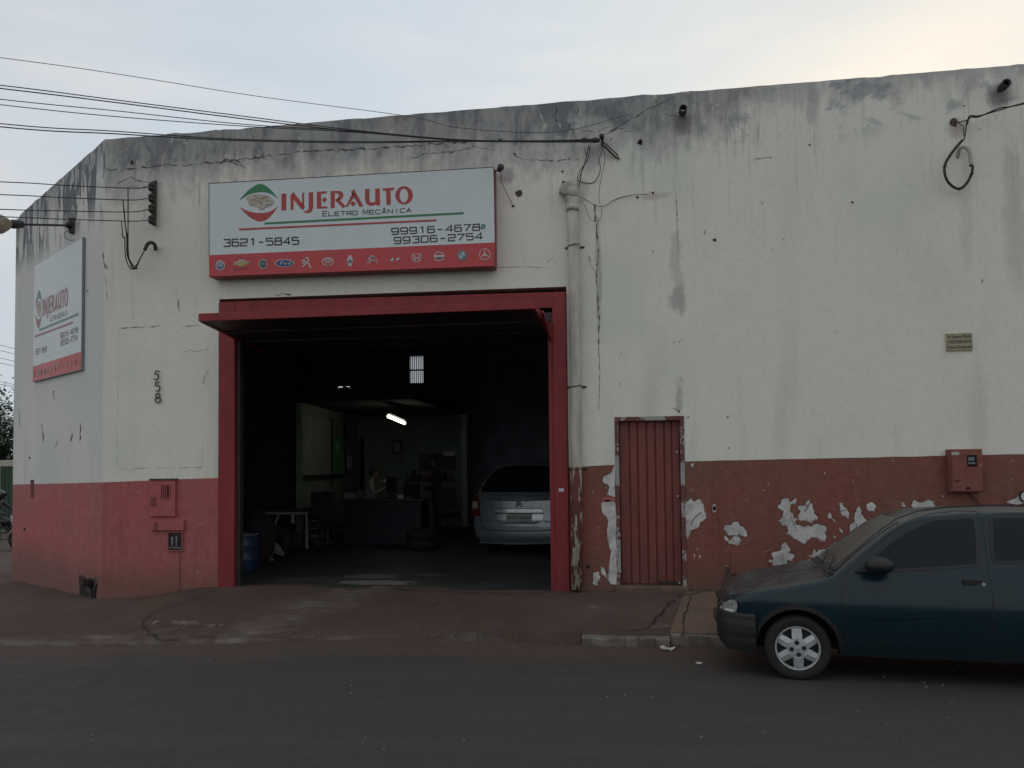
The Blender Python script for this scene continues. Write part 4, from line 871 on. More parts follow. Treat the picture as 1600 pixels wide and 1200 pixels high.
# ---- the bracket with the cable bundle
bk_ = thing('cable_bracket', W(941, 218, .05), 'iron bracket holding the cable bundle high on the wall above the drainpipe', 'bracket')
mb = MB(); mb.bar(W(941, 210, .14), W(941, 228, .14), .035, .02); mb.bar(W(941, 214, 0), W(941, 214, .15), .03); mb.bar(W(941, 225, 0), W(941, 225, .15), .03)
mb.tube([W(941, 225, .14), W(960, 244, .03), W(968, 248, .02)], .012, 6); mb.tube([W(943, 222, .14), W(966, 243, .02)], .008, 6); mb.build('iron_strap', M_rust, bk_)
for (x_, y_) in ((940, 213), (930, 219), (913, 219)): MB().lathe([(0, -.03), (.028, -.03), (.035, 0), (.028, .03), (0, .03)], W(x_, y_, .17), (1, 0, .1), 10).build('clamp', M_dark, bk_, True)
B = [((0, 133), (180, 156), (400, 184), (560, 204), (720, 218), (.007), -8), ((0, 138), (180, 160), (400, 188), (560, 206), (720, 219), .008, -8),
     ((0, 155), (180, 173), (380, 194), (560, 205), (720, 218.5), .006, -5), ((0, 163.5), (180, 182), (380, 197), (560, 207), (720, 220), .006, -5),
     ((0, 193), (180, 205), (360, 217), (560, 221), (720, 220), .007, -3), ((0, 198), (180, 209), (360, 219), (560, 223), (720, 221), .008, -3)]
nm = ['topmost', 'second', 'third', 'fourth', 'fifth', 'lowest']
for i, (p0, p1, p2, p3, p4, r, dy) in enumerate(B):
    pts = [W(937, 217+i, .17), W(850, 219.5+i*.5, .3), W(p4[0], p4[1], .55), W(p3[0], p3[1], .9), W(p2[0], p2[1], 1.4), farpt(p1[0], p1[1], 8.2), farpt(p0[0], p0[1], 7.7), farpt(-480, p0[1]-55, 6.4)]
    wire('overhead_cable', pts, r*.85, f'{nm[i]} of the six black cables to the wall bracket at the left edge', 'black cables running left from the wall bracket')
wire('thin_wire', [W(985, 178, .02), W(870, 206, .4), W(720, 200, .8), farpt(640, 182, 9.0), farpt(400, 150, 8.2), farpt(180, 115, 7.6), farpt(0, 90, 7), farpt(-480, 30, 6)], .0035, 'single thin wire crossing the sky above the cable bundle', cat='wire', mat=M_dark)
LG = 'black leads hanging from the wall bracket'
for i, (pts, r, lb) in enumerate([
 ([(922, 228), (918, 250), (908, 264), (903, 275), (905, 283), (925, 286), (935, 275), (938, 262), (936, 250), (940, 238), (941, 226)], .006, 'black lead coiled in a wide loop under the cable bracket'),
 ([(920, 228), (914, 255), (909, 268), (905, 290), (900, 297)], .008, 'black lead dropping straight from the bundle to the top of the drainpipe'),
 ([(914, 232), (916, 248), (912, 262), (903, 282), (901, 297)], .005, 'thin black lead crossing the coil on its way into the drainpipe'),
 ([(943, 226), (945, 250), (940, 275), (936, 300), (937, 318)], .004, 'thin grey lead hanging from the bracket down past the drainpipe elbow'),
 ([(906, 307), (920, 315), (932, 322), (945, 322), (957, 314), (975, 307), (995, 304), (1011, 304)], .005, 'black lead sagging along the wall right of the drainpipe elbow'),
 ([(908, 312), (915, 325), (922, 342), (932, 346), (939, 340), (940, 326), (938, 320)], .003, 'fine lead looped low beside the drainpipe elbow')]):
    wire('hanging_lead', [W(x, y, .06+.05*math.sin(j)) for j, (x, y) in enumerate(pts)], r*.8, lb, LG, cat='lead', n=5)
# drain stubs through the parapet
for (px, py, lb) in ((1066, 181, 'black drain stub poking from the wall right of the cable bracket'), (1561, 143, 'drain stub near the upper right corner above the hanging hose')):
    c = W(px, py, 0); o = thing('drain_stub', c, lb, 'pipe', 'drain stubs under the roof edge')
    MB().lathe([(.035, .02), (.048, .02), (.052, .02), (.052, -.10), (.036, -.10), (.035, .02)], c+Vector((0, -.10, .01)), (0, 1, 0), 16).build('stub', M_dark, o, True)
    MB().lathe([(0, -.0), (.036, -.0)], c+Vector((0, -.03, .01)), (0, 1, 0), 16).build('bore', M_hole, o)
def stain():
    a = N('damp_stain'); return a
# ---- hose loop at the right
hs = thing('hose_loop', W(1500, 250, .1), 'thick black hose bent in an open loop near the upper right corner', 'hose')
pts = [(1511, 187), (1507, 215), (1501, 222), (1485, 242), (1476, 260), (1478, 278), (1487, 290), (1499, 295), (1510, 287), (1518, 272), (1520, 260)]
MB().tube(cr([W(x, y, .10) for x, y in pts], 5), [.008]*8+[.016]*43, 8).build('hose', M_black, hs, True)
MB().tube([W(1515, 259, .10), W(1521, 259, .10)], .012, 6).build('end_clip', M_black, hs)
for j in (4, 7, 9): x, y = pts[j]; MB().tube([W(x-1, y-1.5, .10), W(x+1.5, y+1.5, .10)], .021, 8).build('tie', M_black, hs)
gp = thing('white_conduit', W(1505, 240, .02), 'pale painted conduit hook inside the black hose loop', 'conduit')
MB().tube(cr([W(1496, 246, -.01), W(1499, 233, .06), W(1508, 230, .08), W(1515, 238, .09), W(1517, 258, .09)], 5), .022, 10).build('bent_pipe', plain('painted_conduit', (.44, .45, .42), .8), gp, True)
for i, dy in enumerate((0, 2.5)):
    wire('right_cable', [W(1511, 190+dy*2, .10), W(1516, 181+dy, .12), W(1530, 181+dy*.6, .16), W(1562, 172-dy*1.2, .3), W(1600, 161+dy*.5, .5), atY(1800, 110, 8.6), atY(2100, 40, 7)], .008, ['upper of two cables twisted together leaving past the right edge', 'lower of two cables twisted together leaving past the right edge'][i], 'cables from the black hose to the right', n=6)
hk = meta(MB().tube([W(1493, 191, 0), W(1500, 191, .06), W(1513, 187, .1)], .007, 6).build('anchor_hook', M_rust, None, origin=W(1493, 191, 0)), 'iron hook in a broken hole holding the right cables', 'hook')
sp_ = meta(MB().tube([W(1495, 190, .05), W(1505, 197, .09), W(1506, 212, .09)], .005, 6).build('tie_wire', M_dark, None, origin=W(1505, 200, .09)), 'short slack tie wire under the iron hook', 'wire')
# ---- street name plaque
x0, x1, z0, z1_ = wrect(1478, 521, 1520, 547, .02)
plq = thing('street_plaque', ((x0+x1)/2, D, z0), 'small tan street name plaque high on the right wall', 'sign')
bevel(MB().box((x0, D-.022, z0), (x1, D-.002, z1_)).build('plate', plain('tan_enamel', (.34, .305, .20), .5, .1), plq), .003)
def ftext(s_, size, loc, rotx, mat, parent, name='lettering', wide=1, ext=.0008, align='CENTER', maxw=None, rotz=0):
    cu = bpy.data.curves.new(name, 'FONT'); cu.body = s_; cu.size = size; cu.extrude = ext; cu.align_x = align; cu.align_y = 'CENTER'; cu.resolution_u = 2
    ob = bpy.data.objects.new('tmp', cu); COL.objects.link(ob); bpy.context.view_layer.update()
    me = bpy.data.meshes.new_from_object(ob.evaluated_get(bpy.context.evaluated_depsgraph_get())); w_ = ob.dimensions.x; COL.objects.unlink(ob); bpy.data.objects.remove(ob)
    k_ = wide if not maxw else maxw/max(w_, 1e-4)
    mt = Matrix.Translation(Vector(loc)-ORG[parent.name]) @ Matrix.Rotation(rotz, 4, 'Z') @ Matrix.Rotation(rotx, 4, 'X') @ Matrix.Diagonal((k_, 1, 1, 1))
    me.transform(mt); me.materials.clear(); me.materials.append(mat); o = bpy.data.objects.new(name, me); COL.objects.link(o); o.parent = parent; ORG[o.name] = ORG[parent.name]; return o
for i, s_ in enumerate(['Av. Francisco Martins', 'N 598 E MARIO FALTA', 'Parque Residencial']):
    ftext(s_, .062, ((x0+x1)/2, D-.0235, z1_-(z1_-z0)*(.2+.3*i)), math.pi/2, M_ink, plq, maxw=(x1-x0)*.9)
# ---- house number
hn = thing('house_number', W(245, 605, .02), 'three small metal digits set one below another on the cream wall', 'house number')
for ch, cx, cy, tl in (('5', 244.5, 586.5, .25), ('5', 246, 604, -.05), ('8', 246.5, 621.5, 0)):
    mb = MB(); k_ = 7.6
    shp = {'5': [[(.9, 1), (.15, .96), (.1, .58), (.55, .68), (.95, .5), (1, .22), (.6, 0), (.1, .05)]], '8': [[(.5, 1), (.9, .85), (.85, .62), (.5, .53), (.15, .62), (.1, .85), (.5, 1)], [(.5, .53), (1, .4), (.95, .1), (.5, 0), (.05, .1), (0, .4), (.5, .53)]]}[ch]
    for pl in shp:
        q = sm(pl, 3) if ch == '8' else pl
        P = []
        for u, v_ in q: du, dv = (u-.5)*k_, -(v_-.5)*k_*1.9; P.append(W(cx+du*math.cos(tl)-dv*math.sin(tl), cy+du*math.sin(tl)+dv*math.cos(tl), .022))
        mb.tube(P, .009, 6)
    mb.build('digit', plain('tarnished_metal', (.085, .075, .07), .5, .3, metal=.3), hn)
# ---- meter boxes
mt_ = thing('meter_box', W(1510, 768, .05), 'dull red metal meter box with a small glass window on the right wall', 'meter box')
r = wrect(1484, 702, 1538, 769, .14); bevel(wbox('case', r, 0, .12, M_redR, mt_), .006)
wbox('lid', (r[0]+.018, r[1]-.012, r[2]+.012, r[3]-.05), .121, .135, M_redR, mt_, .004)
wr = wrect(1511, 711, 1527, 729, .14); wn_ = wbox('window', wr, .136, .138, M_hole, mt_)
wbox('dial', (wr[0]+.01, wr[1]-.03, wr[3]-.07, wr[3]-.025), .139, .143, plain('grey_dial', (.16, .18, .19), .5), wn_); wbox('dial', (wr[0]+.01, wr[1]-.02, wr[2]+.03, wr[3]-.085), .139, .143, MATS['grey_dial'], wn_)
wbox('label_plate', wrect(1487, 706, 1499, 711, .14), .136, .138, plain('cream_label', (.45, .44, .42), .6), mt_)
wbox('latch', wrect(1510, 761, 1516, 764.5, .14), .136, .142, M_hole, mt_); wbox('slot', wrect(1492, 750.5, 1500, 752, .14), .136, .139, M_hole, mt_)
m2 = thing('wall_meter_cabinet', W(253, 808, .03), 'salmon painted hatch with a louvred window low on the left wall', 'meter box')
r = wrect(233.5, 750, 273, 807, .05); bevel(wbox('door', r, 0, .045, M_redL, m2), .006)
wr = wrect(250, 756.5, 266, 779, .05); wf = wbox('window_frame', wr, .0455, .056, M_redL, m2); wbox('vent_hole', (wr[0]+.012, wr[1]-.012, wr[2]+.012, wr[3]-.01), .0565, .058, plain('dark_red_recess', (.075, .028, .026), .9), wf)
for i in range(4): X = wr[0]+.022+i*.026; MB().box((X, D-.068, wr[2]+.015), (X+.009, D-.0585, wr[3]-.012)).build('louvre', M_redL, wf)
wbox('stain_patch', wrect(235, 777, 244, 792, .05), .046, .0475, plain('dark_red_smear', (.22, .06, .06), .8), m2)
wbox('ledge', wrect(232, 748, 274, 750, .07), 0, .06, M_rust, m2)
m3_ = thing('pipe_cover', W(260, 830, .03), 'long salmon cover strip below the louvred hatch on the left wall', 'cover')
r = wrect(233.5, 812, 287, 829, .05); bevel(wbox('cover', r, 0, .05, M_redL, m3_), .006)
wbox('stain_patch', wrect(240, 816, 247, 828, .05), .051, .0525, MATS['dark_red_smear'], m3_)
m4 = thing('meter_niche', W(274, 858, .02), 'open dark niche holding a water meter low on the left wall', 'meter niche')
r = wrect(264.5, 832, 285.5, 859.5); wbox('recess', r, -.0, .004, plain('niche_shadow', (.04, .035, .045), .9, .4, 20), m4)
for a_, b_ in (((r[0]-.012, r[2]-.01), (r[0], r[3]+.01)), ((r[1], r[2]-.01), (r[1]+.012, r[3]+.01)), ((r[0], r[3]), (r[1], r[3]+.012)), ((r[0], r[2]-.012), (r[1], r[2]))):
    MB().box((a_[0], D-.03, a_[1]), (b_[0], D-.001, b_[1])).build('edge', M_redL, m4)
mb = MB(); mb.tube([(r[0]+.06, D-.02, r[2]+.03), (r[0]+.06, D-.02, r[3]-.06)], .016, 8); mb.tube([(r[0]+.12, D-.02, r[2]+.03), (r[0]+.12, D-.02, r[3]-.05)], .013, 8); mb.tube([(r[0]+.02, D-.02, r[2]+.035), (r[1]-.02, D-.02, r[2]+.03)], .012, 8)
mb.build('meter_pipes', plain('grey_pipe', (.20, .20, .21), .6, .3), m4, True)
MB().tube([W(280, 860, .01), W(280, 900, .01), W(279, 932, .01)], .007, 6).build('riser_pipe', M_redL, m4)
ps = thing('post_slot', CF(50, 778, .01), 'narrow dark red slot at the top of the red band near the street corner', 'slot')
mesh('slot', [CF(47.5, 750, .006), CF(52.5, 750, .006), CF(52.5, 778, .006), CF(47.5, 778, .006)], [(3, 2, 1, 0)], plain('slot_red', (.16, .035, .03), .8), ps)
mesh('slot_mouth', [CF(47.5, 750, .009), CF(52.5, 750, .009), CF(52.5, 753, .009), CF(47.5, 753, .009)], [(3, 2, 1, 0)], M_hole, ps)
gt = thing('broken_drain_outlet', CF(138, 935, .05), 'broken black drain outlet at the foot of the slanted corner', 'drain')
def cpoly(pts, o_): return [CF(x, y, o_) for x, y in pts]
rnd = random.Random(8)
MB().prism(cpoly([(124, 938), (148, 939), (150, 915), (147, 904), (132, 903), (124, 900)], .012)[::-1], -cn*.02).build('broken_edge', M_hole, gt)
MB().prism(cpoly([(123, 899), (131, 905), (131, 914), (123.5, 914)], .05)[::-1], -cn*.03).build('flap', plain('dark_maroon', (.035, .014, .014), .9), gt)
MB().tube([CF(139, 911, .01), CF(139, 911, .08)], .055, 14).build('spout', M_hole, gt, True)
MB().prism(cpoly([(133, 903), (147, 903), (150, 912), (148, 922), (137, 925), (132, 915)], .02)[::-1], -cn*.02).build('mortar_collar', plain('wet_mortar', (.07, .052, .05), .9, .4, 20), gt)
MB().tube([CF(141, 918, .04), CF(142, 938, .05)], .014, 6).build('pipe', M_dark, gt)

# ------------------------------------------------------------------ litter
lt = thing('litter_paper', atZ(1043, 1014, -.07), 'crumpled white paper lying in the gutter left of the parked car', 'litter')
def crumple(px, py, r, mat, parent, seed):
    rnd = random.Random(seed); q = atZ(px, py, -.06); z_ = max(zroad(q.x, q.y), -9); c = Vector((q.x, q.y, z_+.004)); vs = []; fs = []
    for i in range(5):
        for j in range(5): vs.append(c+Vector(((i-2)*r*.5*rnd.uniform(.8, 1.1), (j-2)*r*.35, max(0, rnd.uniform(-.2, .5))*r)))
    for i in range(4):
        for j in range(4): fs.append((i*5+j, i*5+5+j, i*5+6+j, i*5+1+j))
    return mesh('sheet', vs, fs, mat, parent)
crumple(1043, 1014, .075, plain('litter_white', (.42, .40, .37), .8), lt, 1)
lt2 = thing('litter_scrap', atZ(1092, 1043, -.04), 'small pale scrap on the asphalt in front of the parked car', 'litter'); crumple(1092, 1043.5, .03, MATS['litter_white'], lt2, 2)
lt3 = thing('litter_flake', atZ(152, 978, -.04), 'tiny white flake on the pavement near the corner', 'litter')
q = atZ(152, 978, .0); q = atZ(152, 978, zwalk(q.x, q.y)); MB().box(q+Vector((-.025, -.02, .002)), q+Vector((.025, .02, .014))).build('flake', MATS['litter_white'], lt3)
# white fallen plaster on the kerb
fk = thing('plaster_chunk', atZ(1070, 997, 0), 'broken white plaster chunk on the kerb left of the parked car', 'rubble')
q = atZ(1070, 1001, -.03)
MB().prism([q+Vector((-.08, -.03, 0)), q+Vector((.03, -.05, 0)), q+Vector((.20, -.02, .0)), q+Vector((.12, .05, 0)), q+Vector((-.05, .05, 0))], (0, 0, .022)).build('chunk', M_plaster, fk)
mb = MB(); rnd = random.Random(77)
for i in range(420):
    if i % 3: x_, y_ = rnd.uniform(-7, 5), rnd.uniform(8.0, 8.6) if rnd.random() < .6 else rnd.uniform(8.6, 10.1)
    else: x_, y_ = rnd.uniform(-7, 5), rnd.uniform(4.5, 8.4)
    z_ = zroad(x_, y_) if y_ < kerb_y(x_) else (zwalk(x_, y_) if y_ > kerb_y(x_)+.13 else None)
    if z_ is None: continue
    r = rnd.uniform(.004, .013); mb.prism([(x_+r*math.cos(t), y_+r*math.sin(t)*rnd.uniform(.6, 1), z_) for t in (0, 1.3, 2.5, 3.9, 5.1)], (0, 0, r*.8))
meta(mb.build('gravel', M_kerb), 'small stones and grit scattered over the pavement and gutter', 'gravel', kind='stuff')

# ------------------------------------------------------------------ generic lofted car body
def interp(T, x):
    if x <= T[0][0]: return T[0][1]
    for (a_, za), (b_, zb) in zip(T, T[1:]):
        if x <= b_: return za+(zb-za)*(x-a_)/(b_-a_)
    return T[-1][1]
def sinterp(T, x):                                        # smooth (Catmull-Rom) lookup
    if x <= T[0][0]: return T[0][1]
    for i, ((a_, za), (b_, zb)) in enumerate(zip(T, T[1:])):
        if x <= b_:
            p = T[max(0, i-1)]; q = T[min(len(T)-1, i+2)]; h = b_-a_; t = (x-a_)/h
            m0 = (zb-p[1])/(b_-p[0]) if i else (zb-za)/h; m1 = (q[1]-za)/(q[0]-a_) if i+2 < len(T) else (zb-za)/h
            return (2*t**3-3*t*t+1)*za+(t**3-2*t*t+t)*h*m0+(-2*t**3+3*t*t)*zb+(t**3-t*t)*h*m1
    return T[-1][1]
TOP = [(-.705, .42), (-.70, .52), (-.69, .575), (-.665, .615), (-.61, .65), (-.53, .678), (-.40, .71), (-.2, .757), (0, .795), (.15, .826), (.27, .86), (.33, .895), (.45, 1.0), (.62, 1.135), (.80, 1.27), (.93, 1.335), (1.1, 1.378), (1.4, 1.402), (1.8, 1.405), (2.2, 1.385), (2.6, 1.33), (2.82, 1.25), (2.93, 1.08), (2.98, .92), (3.02, .80), (3.04, .6), (3.045, .42)]
BOT = [(-.705, .40), (-.70, .34), (-.67, .27), (-.6, .23), (-.4, .22), (0, .22), (2.5, .235), (2.9, .23), (3.02, .32), (3.045, .40)]
WZ = [(.15, .88), (.22, .925), (.32, .965), (.5, .995), (.62, 1.0), (.68, .995), (.78, .972), (.86, .945), (.92, .912), (1.15, .82), (1.33, .73), (1.42, .66)]
WX = [(-.705, .56), (-.69, .64), (-.64, .77), (-.55, .87), (-.4, .945), (-.15, .985), (.2, 1), (2.2, 1), (2.7, .975), (2.95, .92), (3.045, .84)]
HW = .80
def hw(x, z): return HW*sinterp(WX, x)*sinterp(WZ, z)
def loft(xs_, topf, botf, wf, nside=16, crown=.018, edge=.05):
    v = []; f = []; rows = None
    for x in xs_:
        zt, zb = topf(x), botf(x); zt = max(zt, zb+.01); half = []
        e = min(edge, (zt-zb)*.3); w1 = wf(x, zt-e)
        half.append((0, zb)); half.append((wf(x, zb)*.9, zb))
        for i in range(nside+1): z = zb+(zt-e-zb)*i/nside; half.append((wf(x, z), z))
        for k in range(1, 5): a_ = math.pi/2*k/5; half.append((w1-e*1.2*(1-math.cos(a_)), zt-e+e*math.sin(a_)))
        for k in (.8, .5, .25, 0): half.append(((w1-e*1.2)*k, zt+crown*(1-k*k)))
        ring = half+[(-a_, b_) for a_, b_ in half[-2:0:-1]]; rows = len(ring)
        v += [(x, y, z) for y, z in ring]
    for i in range(len(xs_)-1):
        for k in range(rows): k2 = (k+1) % rows; f.append((i*rows+k, i*rows+k2, (i+1)*rows+k2, (i+1)*rows+k))
    f += [tuple(range(rows-1, -1, -1)), tuple(range((len(xs_)-1)*rows, len(xs_)*rows))]
    return v, f
CX, CYN, CZ = 1.36, 7.05, -.005                            # front wheel axis, near flank, ground
CYC = CYN+HW
CA = math.radians(6.5)                                     # parked with its nose towards the kerb
def cl(x, y, z):
    if x < -.3: x = -.3+(x+.3)*.84                        # short front overhang
    d = HW-y; return Vector((CX+x*math.cos(CA)+d*math.sin(CA), CYN-x*math.sin(CA)+d*math.cos(CA), CZ+z))   # y is positive towards the street
def cv(v): return Vector((v[0]*math.cos(CA)+v[1]*math.sin(CA), -v[0]*math.sin(CA)+v[1]*math.cos(CA), v[2]))
def uncl(p):
    a_, b_ = p.x-CX, p.y-CYN; x = a_*math.cos(CA)-b_*math.sin(CA); d = a_*math.sin(CA)+b_*math.cos(CA)
    return (x if x > -.3 else -.3+(x+.3)/.84), HW-d, p.z-CZ
def csurf(x, z, off=0): return cl(x, hw(x, z)+off, z)
def carpt(px, py, off=.003):                               # photo pixel to the near flank of the car
    y = HW; no = cv((0, -1, 0))
    for _ in range(9):
        p = plane_hit(px, py, cl(0, y, 0), no); x, _y, z = uncl(p); y = hw(x, z)
    return x, z
car = thing('parked_car', (CX, CYC, CZ), 'dark blue green hatchback parked at the kerb, dusty roof and silver hubcaps', 'car')
def paint():
    a = N('dark_teal_paint'); sn = a.n('ShaderNodeSeparateXYZ'); a.t.links.new(a.g.outputs['Normal'], sn.inputs[0])
    n = a.noise(7, 6, .7); up_ = a.math('ADD', sn.outputs[2], a.math('MULTIPLY', a.math('SUBTRACT', n, .5), .3))
    d = a.ss(up_, .90, 1.10, 0, .85); d2 = a.ss(a.math('SUBTRACT', a.x.outputs[2], a.math('MULTIPLY', n, .25)), .05, .4, .3, 0)
    c = a.mix(d, (.006, .021, .031), (.105, .09, .084)); c = a.mix(d2, c, (.028, .022, .02))
    c = a.mix(a.ss(a.noise(2, 4), .4, .7, 0, .15), c, (.012, .02, .026))
    r = a.math('ADD', .19, a.math('MULTIPLY', d, .5)); return a.fin(c, r, n, .04, .002, Metallic=.0, Specular_IOR_Level=.36, Coat_Weight=.0, Coat_Roughness=.12)
M_paint = paint(); M_plast = plain('black_plastic', (.009, .010, .011), .55, .2, 8); M_tyre = plain('tyre_rubber', (.015, .0145, .014), .85, .25, 12)
M_hub = plain('hubcap_silver', (.42, .43, .45), .4, .08, 10, metal=.35); M_under = plain('underbody', (.006, .006, .006), .95, .1)
xs_ = [-.705, -.70, -.69, -.675, -.65, -.62, -.58, -.54]+lin(-.5, .26, 24)+lin(.3, 2.8, 74)+[2.84, 2.88, 2.91, 2.94, 2.97, 3.0, 3.02, 3.04, 3.045]
vv, ff = loft(xs_, lambda x: sinterp(TOP, x), lambda x: interp(BOT, x), hw, 20)
body = mesh('body', [cl(*p) for p in vv], ff, M_paint, car, True, mats=[M_paint, M_under])
bm = bmesh.new(); bm.from_mesh(body.data); bmesh.ops.recalc_face_normals(bm, faces=bm.faces); bm.to_mesh(body.data); bm.free()
WB = 2.443; RT = .271
cut = MB()
for wx in (0, WB):
    for s_ in (1, -1):
        c = cl(wx, s_*(HW-.30), .275); cut.lathe([(0, 0), (.345, 0), (.345, .5), (0, .5)], c, cv((0, -s_, 0)), 40, 0)
cutter = cut.build('cutter', M_under, None)
bm = bmesh.new(); bm.from_mesh(cutter.data); bmesh.ops.remove_doubles(bm, verts=bm.verts, dist=.001); bmesh.ops.recalc_face_normals(bm, faces=bm.faces); bm.to_mesh(cutter.data); bm.free()
md = body.modifiers.new('arches', 'BOOLEAN'); md.operation = 'DIFFERENCE'; md.object = cutter; md.solver = 'EXACT'
bpy.context.view_layer.update()
me = bpy.data.meshes.new_from_object(body.evaluated_get(bpy.context.evaluated_depsgraph_get())); body.modifiers.clear(); body.data = me
bpy.data.objects.remove(cutter)
for p in body.data.polygons:
    c = p.center+ORG[body.name]
    x, y, z = uncl(c)
    if (abs(y) < hw(x, z)-.02 and z < .66 and -.5 < x < 2.9) or z < .2: p.material_index = 1
try: body.data.set_sharp_from_angle(angle=math.radians(38))
except Exception: pass
def carpoly(name, pts, mat, off=.003, parent=None, ring_only=False, grid=.05, smooth_=True):
    """a traced panel laid on the curved flank: (x, z) polygon, cut into small faces so that it follows the body"""
    bm = bmesh.new(); vs = [bm.verts.new((x, 0, z)) for x, z in pts]; f0 = bm.faces.new(vs)
    x0, x1 = min(p[0] for p in pts), max(p[0] for p in pts); z0, z1 = min(p[1] for p in pts), max(p[1] for p in pts)
    x = x0+grid
    while x < x1: bmesh.ops.bisect_plane(bm, geom=bm.verts[:]+bm.edges[:]+bm.faces[:], plane_co=(x, 0, 0), plane_no=(1, 0, 0)); x += grid
    z = z0+grid
    while z < z1: bmesh.ops.bisect_plane(bm, geom=bm.verts[:]+bm.edges[:]+bm.faces[:], plane_co=(0, 0, z), plane_no=(0, 0, 1)); z += grid
    bm.verts.index_update(); V = [csurf(v_.co.x, v_.co.z, off) for v_ in bm.verts]; Fs = [[v_.index for v_ in q.verts] for q in bm.faces]; bm.free()
    o = mesh(name, V, Fs, mat, parent or car, smooth_)
    for p in o.data.polygons:
        if p.normal.y > 0: p.flip()
    return o
Z8 = lambda pts: [carpt(1100+x/2.926, 690+y/2.926) for x, y in pts]
def dense(pts, st=.06, closed=True):
    out = []; n = len(pts)
    for i in range(n if closed else n-1):
        a_, b_ = Vector(pts[i]), Vector(pts[(i+1) % n]); k = max(1, int((b_-a_).length/st)); out += [a_.lerp(b_, j/k) for j in range(k)]
    if not closed: out.append(Vector(pts[-1]))
    return out
def carline(name, pts, w, mat, off=.004, closed=False, parent=None):
    q = ribbon(dense([Vector(p) for p in pts], .05, closed), w, closed); V = []; Fs = []
    for a_ in q: b0 = len(V); V += [csurf(p.x, p.y, off) for p in a_]; Fs.append((b0, b0+1, b0+2, b0+3))
    o = mesh(name, V, Fs, mat, parent or car)
    for p in o.data.polygons:
        if p.normal.y > 0: p.flip()
    return o
M_seal = plain('window_seal', (.008, .009, .010), .5, .1)
win = Z8([(692, 600), (740, 556), (800, 502), (860, 452), (920, 412), (985, 380), (1050, 358), (1120, 345), (1190, 339), (1222, 343), (1238, 360), (1244, 400), (1250, 480), (1250, 564), (1100, 576), (900, 586), (800, 592)])
carpoly('side_window', win, M_glassd, .004); carline('window_seal', win, .022, M_seal, .006, True)
win2 = Z8([(1312, 345), (1322, 332), (1400, 328), (1540, 330), (1690, 345), (1800, 390), (1850, 440), (1830, 500), (1750, 528), (1600, 540), (1345, 553), (1325, 545), (1315, 500)])
carpoly('side_window', win2, M_glassd, .004); carline('window_seal', win2, .018, M_seal, .006, True)
carline('door_seam', Z8([(642, 603), (634, 640), (631, 700), (633, 800), (641, 880), (648, 930)]), .008, M_seal)
carline('door_seam', Z8([(648, 600), (720, 530), (800, 458), (880, 395), (960, 352), (1040, 330), (1150, 317), (1240, 318), (1268, 335), (1280, 380), (1286, 470), (1300, 580), (1318, 660), (1322, 760), (1320, 930)]), .008, M_seal)
carline('sill_seam', Z8([(648, 930), (900, 935), (1320, 925)]), .006, M_seal)
carline('hood_seam', Z8([(110, 690), (150, 660), (250, 622), (400, 592), (520, 577), (640, 572)]), .006, M_seal)
carline('drip_rail', Z8([(600, 572), (700, 490), (800, 408), (880, 352), (980, 316), (1100, 300), (1300, 292), (1500, 290), (1700, 300)]), .012, M_seal, .006)
carpoly('flank_moulding', Z8([(660, 792), (1310, 780), (1310, 800), (660, 812)]), M_paint, .012)
# plastic bumper: its own lofted shell
bx_ = [-.735, -.732, -.725, -.71, -.69, -.66, -.62, -.58, -.54, -.50, -.46, -.42, -.38, -.345]
def btop(x): return .545 if x > -.7 else .545-.10*(1-max(0, (x+.735)/.035))**2
def bbot(x): return .22+.10*max(0, 1-(x+.735)/.12)**1.5
def bw(x, z):
    wx = sinterp([(-.735, .52), (-.73, .60), (-.71, .70), (-.66, .80), (-.58, .885), (-.45, .955), (-.345, .99)], x); return HW*wx*(1.0 if z > .3 else .965+.035*(z-.2)/.1)+.008+(.008 if .36 < z < .47 else 0)
vv, ff = loft(bx_, btop, bbot, bw, 14, .0, .02); fb = mesh('front_bumper', [cl(*p) for p in vv], ff, M_plast, car, True)
try: fb.data.set_sharp_from_angle(angle=math.radians(30))
except Exception: pass
rbx = [(-x if False else x) for x in lin(2.72, 3.06, 10)]
vv, ff = loft(rbx+[3.085], lambda x: .55, lambda x: .24, lambda x, z: HW*sinterp([(2.72, .985), (2.95, .94), (3.06, .85), (3.085, .7)], x)+.01, 8, .0, .02); mesh('rear_bumper', [cl(*p) for p in vv], ff, M_plast, car, True)
# wheel-arch lips
for wx in (0, WB):
    pl = [Vector((wx-math.cos(t)*.35, .272+math.sin(t)*.35)) for t in lin(-.02, math.pi+.02, 26)]
    q = ribbon(pl, .04); mb = MB()
    for a_ in q: mb.prism([csurf(p.x, p.y, .012) for p in a_], (0, .03, 0))
    mb.build('arch_lip', M_plast, car)
